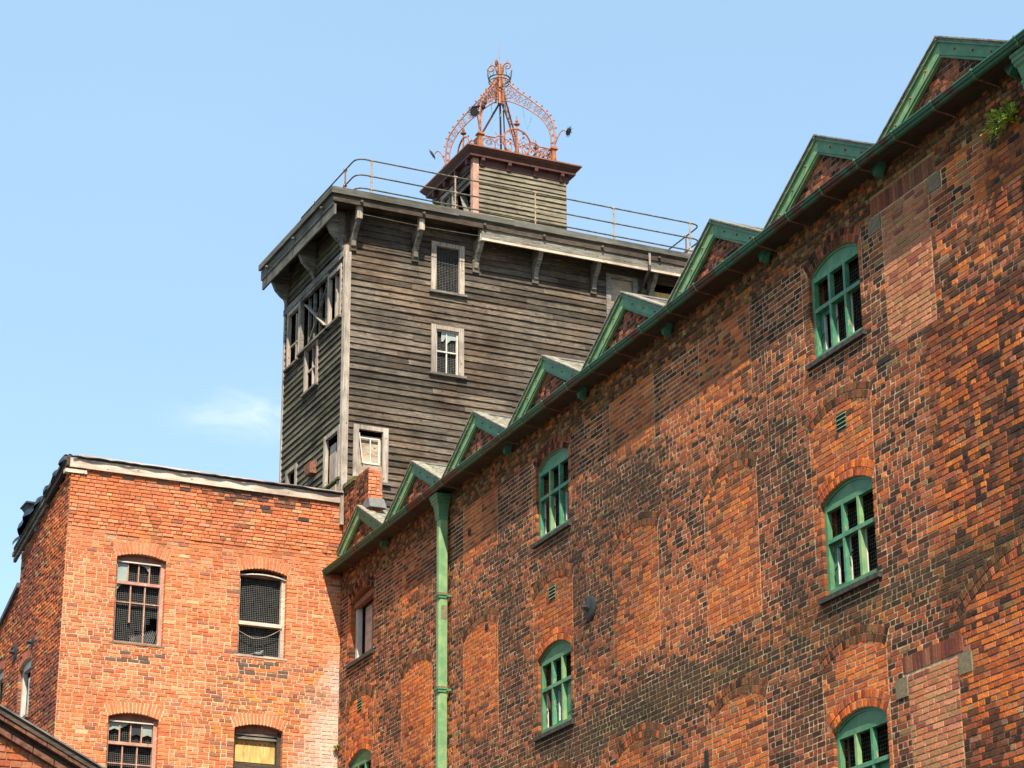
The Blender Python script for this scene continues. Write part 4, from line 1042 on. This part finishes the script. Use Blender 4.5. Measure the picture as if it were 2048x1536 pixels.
# flank openings
o, _ = casing(PL, TB, *TL_OP[0], w_=.06)
pbox(PL, (.22, .84, .08, .12, 20.6, 21.7)).build('boarding', 'grey_beam', o)
for s_ in (.28, .62): pbox(PL, (s_, s_ + .045, .02, .08, 20.6, 21.68)).build('sash_stile', 'grey_post', o)
o, _ = casing(PL, TB, *TL_OP[1], w_=.05, name='louvre_opening', mat='grey_beam')
for s in (1.25, 1.62, 1.98, 2.3): pbox(PL, (s, s + .05, .04, .1, 20.58, 21.82)).build('stud', 'grey_beam', o)
b = MB(); b.bar((.03, 1.05, 21.75), (.03, 2.3, 20.65), .05, .03); b.build('cross_brace', 'grey_beam', o)
b = MB(); b.bar((.02, 2.45, 21.7), (.02, 1.2, 20.75), .09, .02); b.build('cross_brace', 'grey_post', o)
b = MB(); b.bar((.12, 1.05, 20.7), (.12, 2.4, 21.6), .06, .03); b.build('cross_brace', 'dark_beam', o)
o, _ = casing(PL, TB, *TL_OP[2], w_=.07)
pbox(PL, (2.98, 3.02, .0, .05, 20.5, 21.7), (2.72, 3.34, .0, .05, 21.0, 21.04), (2.74, 2.79, .0, .05, 20.5, 21.75)).build('sash_frame', 'grey_post', o)
o, _ = casing(PL, TB, *TL_OP[3], w_=.07)
pbox(PL, (1.70, 1.73, .0, .05, 19.55, 20.5), (1.9, 1.925, .0, .05, 19.55, 20.5), (1.52, 2.2, .0, .05, 20.0, 20.04)).build('sash_frame', 'grey_post', o)
o, _ = casing(PL, TB, *TL_OP[4], w_=.09, sill=False, mat='grey_post')
pbox(PL, (.5, .86, .05, .09, 16.4, 17.9), (.3, .34, .06, .12, 16.4, 17.9)).build('boarding', 'grey_post', o)
o, _ = casing(PL, TB, *TL_OP[5], w_=.10, sill=False)
b = MB(); b.box(-.10, .0, -.02, .92, 16.93, 16.98); b.build('ledge_board', 'coping_moss', TB)
b = MB(); b.box(-.075, -.03, .0, TD_, 21.86, 22.0); b.build('band_board', 'grey_beam', TB)
b = MB(); b.hexa([(-.17, 1.42, 17.5), (-.03, 1.42, 17.5), (-.03, 1.72, 17.5), (-.17, 1.72, 17.5), (-.2, 1.40, 17.72), (-.03, 1.40, 17.78), (-.03, 1.74, 17.78), (-.2, 1.74, 17.72)]); b.build('rusted_lamp_box', 'rusty_iron', TB)

# ------------------------------------------------------------------ roof railing
def tpt(x, y, z): return Matrix.Translation(OT) @ Matrix.Rotation(RZF, 4, 'Z') @ Vector((x, y, z))
RL = thing('roof_railing', 'thin tubular safety railing round the flat roof of the timber tower', 'railing', tpt(0, 0, 23.16), RZF)
def rr(p0, p1, c_, n=6):
    p0, p1, c_ = map(Vector, (p0, p1, c_)); return [(p0 * (1 - t) ** 2 + c_ * 2 * t * (1 - t) + p1 * t * t) for t in [i / n for i in range(n + 1)]]
for h in (.93, .56, .25):
    fr = [(.1, 3.1, h)] + rr((.1, .0, h), (.35, -.23, h), (.1, -.23, h)) + [(2.4, -.23, h - .004), (4.32, -.23, h + .004), (6.26, -.23, h)] + rr((8.25, -.23, h), (8.48, .0, h), (8.48, -.23, h)) + [(8.48, 3.4, h)]
    b = MB(); b.tube(fr, .017, 6); b.build('rail', 'rail_steel', RL)
b = MB(); b.tube(rr((.1, 3.1, .93), (.1, 3.1, .54), (.1, 3.3, .73)), .017, 6); b.build('rail', 'rail_steel', RL)
for p in ((.45, -.23), (2.4, -.23), (4.32, -.23), (6.26, -.23), (8.2, -.23), (8.48, .45), (8.48, 2.4), (.1, .42), (.1, 2.2)):
    b = MB(); b.tube([(p[0], p[1], 0), (p[0], p[1], .95)], .018, 6); o = b.build('post', 'rail_joint' if p[1] < 0 else 'rusty_iron', RL)
    for h in (.93, .56, .25): b = MB(); b.tube([(p[0] - .04, p[1], h), (p[0] + .04, p[1], h)], .027, 6); b.ball((p[0], p[1], h), .03, 6); b.build('clamp', 'rail_joint', o)

# ------------------------------------------------------------------ lantern on the roof
LN = thing('roof_lantern', 'small pale clapboard cabin with maroon cornice on top of the timber tower', 'roof lantern', tpt(3.31, .8, 23.16), RZF)
LWd, LDp, LH = 2.30, 2.20, 2.21
lop = [(1.38, .28, .55, 1.72), (.52, .36, .3, 1.45)]
clad(PF, .10, LWd - .02, .62, 2.0, [], 'lantern_board', e=.115, parent=LN, lmax=5)
clad(PL, .06, LDp, .1, 2.0, lop, 'weathered_board', e=.15, parent=LN)
b = MB(); holed(PF, 0, LWd, 0, LH, [], .004, b); holed(PL, 0, LDp, 0, LH, lop, .004, b); b.box(LWd - .04, LWd, .01, LDp, 0, LH); b.box(0, LWd, LDp - .03, LDp, 0, LH); b.build('wall_lining', 'lantern_board', LN)
b = MB(); b.box(.0, LWd + .02, -.05, -.004, .46, .61); b.box(.0, LWd, -.02, -.002, .0, .46); b.build('base_board', 'white_paint', LN)
b = MB(); b.box(-.05, .09, -.055, .0, 0, 2.05); b.build('corner_board', 'pink_paint', LN)
b = MB(); b.box(-.055, 0, .0, .07, 0, 2.05); b.build('corner_board', 'pink_paint', LN)
o, _ = casing(PL, LN, *lop[0], w_=.06); pbox(PL, (1.36, 1.4, .0, .04, .55, 1.7), (1.1, 1.66, .05, .07, .6, 1.7)).build('sash_frame', 'grey_post', o)
b = MB(); b.bar((.05, .2, .3), (.05, .7, 1.4), .16, .02); b.build('loose_board', 'grey_beam', LN)
b = MB(); b.bar((.0, .16, .38), (.0, .9, .42), .09, .02); b.build('loose_board', 'pink_paint', LN)
def ring_step(name, e0, e1, z0, z1, mat, inner=.1):
    b = MB(); q = lambda e, z: [(-e, -e, z), (LWd + e, -e, z), (LWd + e, LDp + e, z), (-e, LDp + e, z)]
    b.hexa(q(e0, z0) + q(e1, z1)); return b.build(name, mat, LN)
ring_step('frieze', .045, .045, 1.86, 2.02, 'maroon_paint'); ring_step('cornice', .16, .165, 2.02, 2.075, 'maroon_paint')
ring_step('cornice', .17, .21, 2.08, 2.125, 'maroon_paint'); ring_step('cornice', .215, .27, 2.13, 2.20, 'maroon_paint'); ring_step('roof', .275, .275, 2.205, 2.235, 'brown_paint')
for k in range(4):
    x = .16 + k * .66; b = MB(); b.prism([(-.045, 2.02), (-.045, 1.85), (-.075, 1.84), (-.10, 1.90), (-.15, 1.95), (-.155, 2.02)], x - .04, x + .04, 'x'); b.build('modillion', 'maroon_paint', LN)
for k in range(4):
    y = .12 + k * .62; b = MB(); b.prism([(-.045, 2.02), (-.045, 1.85), (-.075, 1.84), (-.10, 1.90), (-.15, 1.95), (-.155, 2.02)], y - .04, y + .04, 'y') if False else b.box(-.15, -.045, y - .04, y + .04, 1.9, 2.02); b.build('modillion', 'maroon_paint', LN)

# ------------------------------------------------------------------ wrought iron crown
CW = thing('iron_crown', 'openwork pink wrought iron crown with scrolls and a spire on the roof lantern', 'ironwork crown', tpt(3.31 + 1.15, .8 + 1.10, 25.395), RZF)
H_ = .95; T = 'terracotta_paint'
def rib_pt(r, z, ang): return (r * H_ * math.cos(ang) * math.sqrt(2), r * H_ * math.sin(ang) * math.sqrt(2), z)
OUT = [(1.0, .55), (1.0, .85), (.98, 1.14), (.93, 1.32), (.86, 1.46), (.76, 1.63), (.64, 1.79), (.50, 1.97), (.37, 2.12), (.25, 2.29), (.16, 2.43), (.09, 2.62)]
INN = [(.93, .55), (.93, .82), (.90, 1.02), (.84, 1.20), (.77, 1.34), (.68, 1.47), (.57, 1.60), (.44, 1.73), (.32, 1.84), (.21, 1.92), (.12, 1.97), (.06, 1.98)]
def lerp(A, t):
    t = t * (len(A) - 1); i = min(int(t), len(A) - 2); f = t - i; return (A[i][0] * (1 - f) + A[i + 1][0] * f, A[i][1] * (1 - f) + A[i + 1][1] * f)
def spiral(c, ex, ez, r, turns=1.5, ph=0, n=16, th=.011):
    c, ex, ez = Vector(c), Vector(ex), Vector(ez); pts = []
    for i in range(n + 1):
        t = i / n; a = ph + turns * 2 * math.pi * t; q = r * (1 - .82 * t); pts.append(c + ex * q * math.cos(a) + ez * q * math.sin(a))
    return pts
for k in range(4):
    ang = math.pi / 4 + k * math.pi / 2; D = Vector((math.cos(ang), math.sin(ang), 0)); Z = Vector((0, 0, 1))
    mt = T
    b = MB(); b.tube([rib_pt(*lerp(OUT, t / 30), ang) for t in range(31)], .019, 6); b.tube([rib_pt(*lerp(INN, t / 30), ang) for t in range(31)], .015, 6); b.tube([rib_pt(*lerp(OUT, 0), ang), rib_pt(*lerp(INN, 0), ang)], .012, 5)
    rib = b.build('rib', mt, CW)
    b = MB(); n_ = 15
    for j in range(n_):
        t = (j + .6) / n_; o_ = Vector(rib_pt(*lerp(OUT, t), ang)); i_ = Vector(rib_pt(*lerp(INN, t), ang)); cc = (o_ + i_) / 2; wd = (o_ - i_).length
        s = spiral(cc, (o_ - i_).normalized(), Z.cross((o_ - i_).normalized()).cross((o_ - i_).normalized()) if False else (D * 0 + ((o_ - i_).normalized().cross(Vector((-D.y, D.x, 0))))), wd * .40, 1.6, j % 2 * 3.1)
        b.tube(s, .007, 4); b.tube([i_, cc + (o_ - cc) * .1, o_], .0065, 4)
    b.build('scrollwork', mt, rib, kind='stuff')
    b = MB()
    for j in range(12):
        t = (j + 1) / 13; p = Vector(rib_pt(*lerp(OUT, t), ang)); q = Vector(rib_pt(*lerp(OUT, t + .02), ang)); tn = (q - p).normalized(); nn = tn.cross(Vector((-D.y, D.x, 0))); nn = nn if nn.dot(D + Z) > 0 else -nn
        b.ball(p + nn * .05, .024, 6); b.tube([p, p + nn * .05], .008, 4)
    b.build('crocket_balls', mt, rib, kind='stuff')
    px, py = D.x * H_ * 1.414 * .97, D.y * H_ * 1.414 * .97
    b = MB(); b.box(px - .05, px + .05, py - .05, py + .05, -.02, .50); b.box(px - .035, px - .02, py - .056, py + .056, .0, .5); b.box(px + .02, px + .035, py - .056, py + .056, .0, .5); b.box(px - .085, px + .085, py - .085, py + .085, .50, .53); b.box(px - .065, px + .065, py - .065, py + .065, .53, .56); b.build('post', mt, CW)
    # stem and sunflower
    st = []
    for i in range(11):
        t = i / 10; st.append(Vector((px, py, .56)) + D * (.02 + .30 * t) + Z * (.40 * math.sin(t * 2.1)))
    b = MB(); b.tube(st, .013, 5); sf = b.build('sunflower_stem', mt, CW)
    hd = st[-1] + D * .05; nrm = (D * .9 - Z * .45).normalized(); ex = Vector((-D.y, D.x, 0)); ey = nrm.cross(ex)
    b = MB()
    for j in range(18):
        a = 2 * math.pi * j / 18; d_ = ex * math.cos(a) + ey * math.sin(a); s_ = nrm.cross(d_); L2 = .15 + .015 * (j % 2)
        b.add([hd + d_ * .06 - s_ * .02, hd + d_ * .06 + s_ * .02, hd + d_ * L2 + nrm * .03 * (j % 2), hd + d_ * .06 - nrm * .015], [(0, 1, 2), (1, 3, 2), (3, 0, 2), (0, 3, 1)])
    vs = []; b2 = [hd + (ex * math.cos(t * math.pi / 5) + ey * math.sin(t * math.pi / 5)) * .085 for t in range(10)]
    b.add([p - nrm * .02 for p in b2] + [p + nrm * .02 for p in b2], [tuple(range(9, -1, -1)), tuple(range(10, 20))] + [(i, (i + 1) % 10, 10 + (i + 1) % 10, 10 + i) for i in range(10)])
    b.build('sunflower', 'bird_dark', sf)
# central stem, circlet, top scrolls, spire
b = MB(); b.tube([(0, 0, 1.92), (0, 0, 2.95)], .05, 8); b.tube([(.07, .05, 1.95), (.06, .05, 2.6)], .02, 5); b.tube([(-.07, .05, 1.95), (-.06, .05, 2.6)], .02, 5); b.tube([(.05, -.08, 1.95), (.05, -.06, 2.6)], .022, 5); b.build('centre_stem', T, CW)
b = MB(); b.tube([(.25 * math.cos(i * math.pi / 12), .25 * math.sin(i * math.pi / 12), 2.56) for i in range(24)], .018, 5, True); b.tube([(.25 * math.cos(i * math.pi / 12), .25 * math.sin(i * math.pi / 12), 2.48) for i in range(24)], .012, 5, True)
for i in range(8):
    a = i * math.pi / 4; p = Vector((.25 * math.cos(a), .25 * math.sin(a), 2.56)); q = Vector((-math.sin(a), math.cos(a), 0)) * .07; tip = Vector((.31 * math.cos(a), .31 * math.sin(a), 2.76))
    b.tube([p - q, tip, p + q], .010, 4)
b.build('circlet', 'rail_steel', CW)
for k in range(4):
    ang = math.pi / 4 + k * math.pi / 2; D = Vector((math.cos(ang), math.sin(ang), 0)); c_ = D * .20 + Vector((0, 0, 2.86))
    pts = [Vector((0, 0, 2.52)) + D * .05, D * .055 + Vector((0, 0, 2.70)), D * .09 + Vector((0, 0, 2.83))] + spiral(c_, -D, (0, 0, 1), .11, 1.25, .1, 16)
    b = MB(); b.tube(pts, .017, 5); b.tube([D * .20 + Vector((0, 0, 2.96)), D * .2 + Vector((0, 0, 3.04))], [.016, .003], 5); b.build('top_scroll', T, CW)
b = MB(); b.tube([(0, 0, 2.9), (0, 0, 3.1), (0.0, 0, 3.52)], [.014, .010, .005], 5); b.build('spire', 'rail_joint', CW)
b = MB(); b.bar((0, 0, 1.94), (-.80, .86, .1), .035); b.bar((.02, .02, 1.94), (.42, .80, .05), .045); b.bar((.1, .02, 1.94), (.55, .80, .05), .03); b.build('stay_bars', 'maroon_paint', CW)
b = MB(); b.tube([(-.25, -.1, 1.9), (-.27, -.12, 1.62), (-.18, -.14, 1.42), (-.05, -.12, 1.52), (.05, -.1, 1.75)], .006, 4); b.tube([(.45, -.3, 1.8), (.5, -.3, 1.45), (.58, -.3, 1.25), (.66, -.3, 1.5), (.68, -.3, 1.7)], .005, 4); b.build('loose_cord', 'blue_cord', CW)
# balustrade panels
for k in range(4):
    ang = k * math.pi / 2; E = Vector((math.cos(ang), math.sin(ang), 0)); Nn = Vector((math.sin(ang), -math.cos(ang), 0)) * H_ * .97; Z = Vector((0, 0, 1))
    Q = lambda s, z: Nn + E * s + Z * (z + (.15 if z > .04 else 0))
    b = MB(); b.tube([Q(-.9, .36), Q(-.55, .36), Q(-.48, .42), Q(-.33, .43)], .017, 5); b.tube([Q(.9, .36), Q(.55, .36), Q(.48, .42), Q(.33, .43)], .017, 5); b.tube([Q(-.9, .02), Q(.9, .02)], .015, 5)
    o = b.build('balustrade', T, CW)
    b = MB(); b.tube([Q(.34 * math.cos(i * math.pi / 14), .35 + .34 * math.sin(i * math.pi / 14)) for i in range(28)], .022, 5, True); b.build('large_ring', T, o)
    b = MB()
    for sx in (-.70, .70): b.tube([Q(sx + .16 * math.cos(i * math.pi / 9), .17 + .16 * math.sin(i * math.pi / 9)) for i in range(18)], .013, 5, True)
    for sx in (-.34, .34): b.tube([Q(sx + .21 * math.cos(i * math.pi / 9), .19 + .20 * math.sin(i * math.pi / 9)) for i in range(18)], .011, 5, True)
    b.build('small_rings', T, o)
    b = MB()
    for sx in (-.70, .70):
        for j in range(8): a = j * math.pi / 4; b.tube([Q(sx + .03 * math.cos(a), .22 + .03 * math.sin(a)), Q(sx + .09 * math.cos(a + .3), .22 + .09 * math.sin(a + .3)), Q(sx + .06 * math.cos(a + .9), .22 + .06 * math.sin(a + .9))], .010, 4)
    b.tube([Q(0, .0), Q(0, .69)], .022, 5)
    for j in range(34):
        s = U(-.55, .55); z = U(.08, .5) if abs(s) > .3 else U(.1, .62); a = U(0, 6.28); rd = U(.04, .075); nn = Nn.normalized()
        p = Q(s, z); d1 = (E * math.cos(a) + Z * math.sin(a)) * rd; d2 = (E * -math.sin(a) + Z * math.cos(a)) * rd * .45
        b.add([p - d1, p + d2 + nn * .012, p + d1, p - d2 - nn * .012], [(0, 1, 2, 3), (3, 2, 1, 0)])
    for s0, s1 in ((-1, .42), (-1, .28), (1, .42), (1, .28), (-1, .15), (1, .15)):
        b.tube([Q(0, .08 + .25 * (1 - s1)), Q(s0 * s1 * .6, .2 + .3 * (1 - s1)), Q(s0 * s1 * 1.1, .16 + .3 * (.5 - s1)), Q(s0 * s1 * 1.3, .3)], .009, 4)
    b.build('leafwork', T, o)
    f = MB(); f.lathe(Q(0, .69), [(.03, 0), (.012, .05), (.012, .09), (.07, .11), (.075, .13), (.02, .16), (.035, .20), (.02, .235), (.004, .34)], 8); f.build('finial', 'rusty_iron' if k else T, o)
bd = thing('perched_bird', 'dark bird perched behind the front sunflower of the iron crown', 'bird', Matrix.Translation(CW.location) @ Matrix.Rotation(RZF, 4, 'Z') @ Vector((-.83, -.8, 1.22)), RZF)
b = MB(); b.ball((0, 0, .09), .085, 10, 1.15, 1.25, .85); b.ball((.09, 0, .19), .042, 8); b.hexa([(-.24, -.03, -.0), (-.08, -.04, .03), (-.08, .04, .03), (-.24, .03, .0), (-.24, -.03, .02), (-.08, -.04, .08), (-.08, .04, .08), (-.24, .03, .02)]); b.build('body', 'bird_dark', bd, smooth=True)

# ================================================================== foreground gable (bottom left corner)
FG = thing('foreground_gable', 'dark tiled verge of a nearer brick gable in the bottom left corner', 'building', Vector((-5.3548, 24.4198, 0)), RZF)
sl = -.497
def gz(x, dz): return 7.245 + sl * x + dz
def gstrip(x0, x1, a, b_, y0, y1, mb): mb.strip([(x0, gz(x0, a)), (x1, gz(x1, a))], [(x0, gz(x0, b_)), (x1, gz(x1, b_))], y0, y1)
b = MB(); gstrip(-2.5, 2.6, .0, -.018, -.16, 3, b); b.build('roof', 'slate', FG)
b = MB(); gstrip(-2.5, 2.6, -.02, -.085, -.135, .02, b); b.build('verge_shadow_board', 'dark_beam', FG)
x = -2.5; i = 0
while x < 2.5:
    b = MB(); gstrip(x + .004, x + .226, -.088, -.135, -.12 + U(-.004, .004), .02, b); b.build('verge_tile', 'terracotta_tile', FG); x += .23
x = -2.4
b = MB(); gstrip(-2.5, 2.6, -.14, -.20, -.02, .02, b); b.build('verge_recess', 'dark_beam', FG)
while x < 2.5:
    b = MB(); gstrip(x + .006, x + .222, -.205, -.265, -.075 + U(-.004, .004), .02, b); b.build('corbel_tile', 'terracotta_tile', FG); x += .23
gw = Wall(FG, lambda a, y, z: (a, y, z), -2.5, 2.6, 0, lambda z: [(-2.5, min(2.6, (7.245 - .27 - z) / .497 - .03))] if (7.245 - .27 - z) / .497 > -2.3 else [], [], [], lambda u, z, zn: (jit(random.choice([(.50, .14, .05), (.40, .11, .05), (.45, .16, .08)]), .15), .005), lambda u, z: (.5, .4, .3))
gw.zmax = 8.2; gw.bond = lambda i, z: .15 if i % 2 else .8; gw.n_single = 40; gw.lay(5.6); gw.finish()
b = MB(); b.prism([(-2.5, 0), (-2.5, gz(-2.5, -.14)), (2.6, gz(2.6, -.14)), (2.6, 0)], .008, 2.9); b.build('wall', 'distant_brick', FG)

# ================================================================== plants on the walls
def rpt(x, y, z): return Matrix.Translation(OR) @ Matrix.Rotation(RZR, 4, 'Z') @ Vector((x, y, z))
def shrub(name, label, loc, rz, r, n, leafl, drop=.3, seed=1):
    random.seed(seed); t = thing(name, label, 'plant', loc, rz); b = MB(); lf = [MB(), MB()]
    for i in range(n):
        a = U(-1.5, 1.5); el = U(-.4, 1.0); L_ = r * U(.5, 1.0); d = Vector((math.sin(a) * math.cos(el), -abs(math.cos(a)) * .55 - .1, math.sin(el))).normalized()
        pts = [d * L_ * k / 5 + Vector((0, 0, -drop * L_ * (k / 5) ** 2)) for k in range(6)]
        b.tube(pts, [.007, .006, .005, .004, .003, .002], 4)
        for k in range(9):
            q = (k + 1) / 9 * 5 * .999; i0 = int(q); p = pts[i0].lerp(pts[min(5, i0 + 1)], q - i0)
            for s in (-1, 1):
                dd = (d + Vector((U(-.9, .9), U(-.9, .9), U(-.6, .5)))).normalized(); ll = leafl * U(.6, 1.2); sd = dd.cross(Vector((U(-.4, .4), U(-.4, .4), 1))).normalized() * ll * .16
                m_ = p + dd * ll * .5 + Vector((0, 0, .006)); e = p + dd * ll + Vector((0, 0, -ll * .15)); g_ = lf[0 if random.random() < .5 else 1]
                g_.add([p, m_ + sd, e, m_ - sd], [(0, 1, 2, 3)])
    b.build('stems', 'leaf_green', t); lf[0].build('foliage', 'leaf_green', t, kind='stuff'); lf[1].build('foliage', 'leaf_pale', t, kind='stuff')
shrub('wall_shrub', 'bright green leafy shrub rooted in the damp brickwork under the gutter at upper right', rpt(22.85, .0, 14.3), RZR, .36, 30, .09, .4, 3)
shrub('wall_weed', 'small dry weed growing in the corner where the two brick walls meet', rpt(.05, -.02, 11.4), RZR, .14, 9, .05, .9, 5)
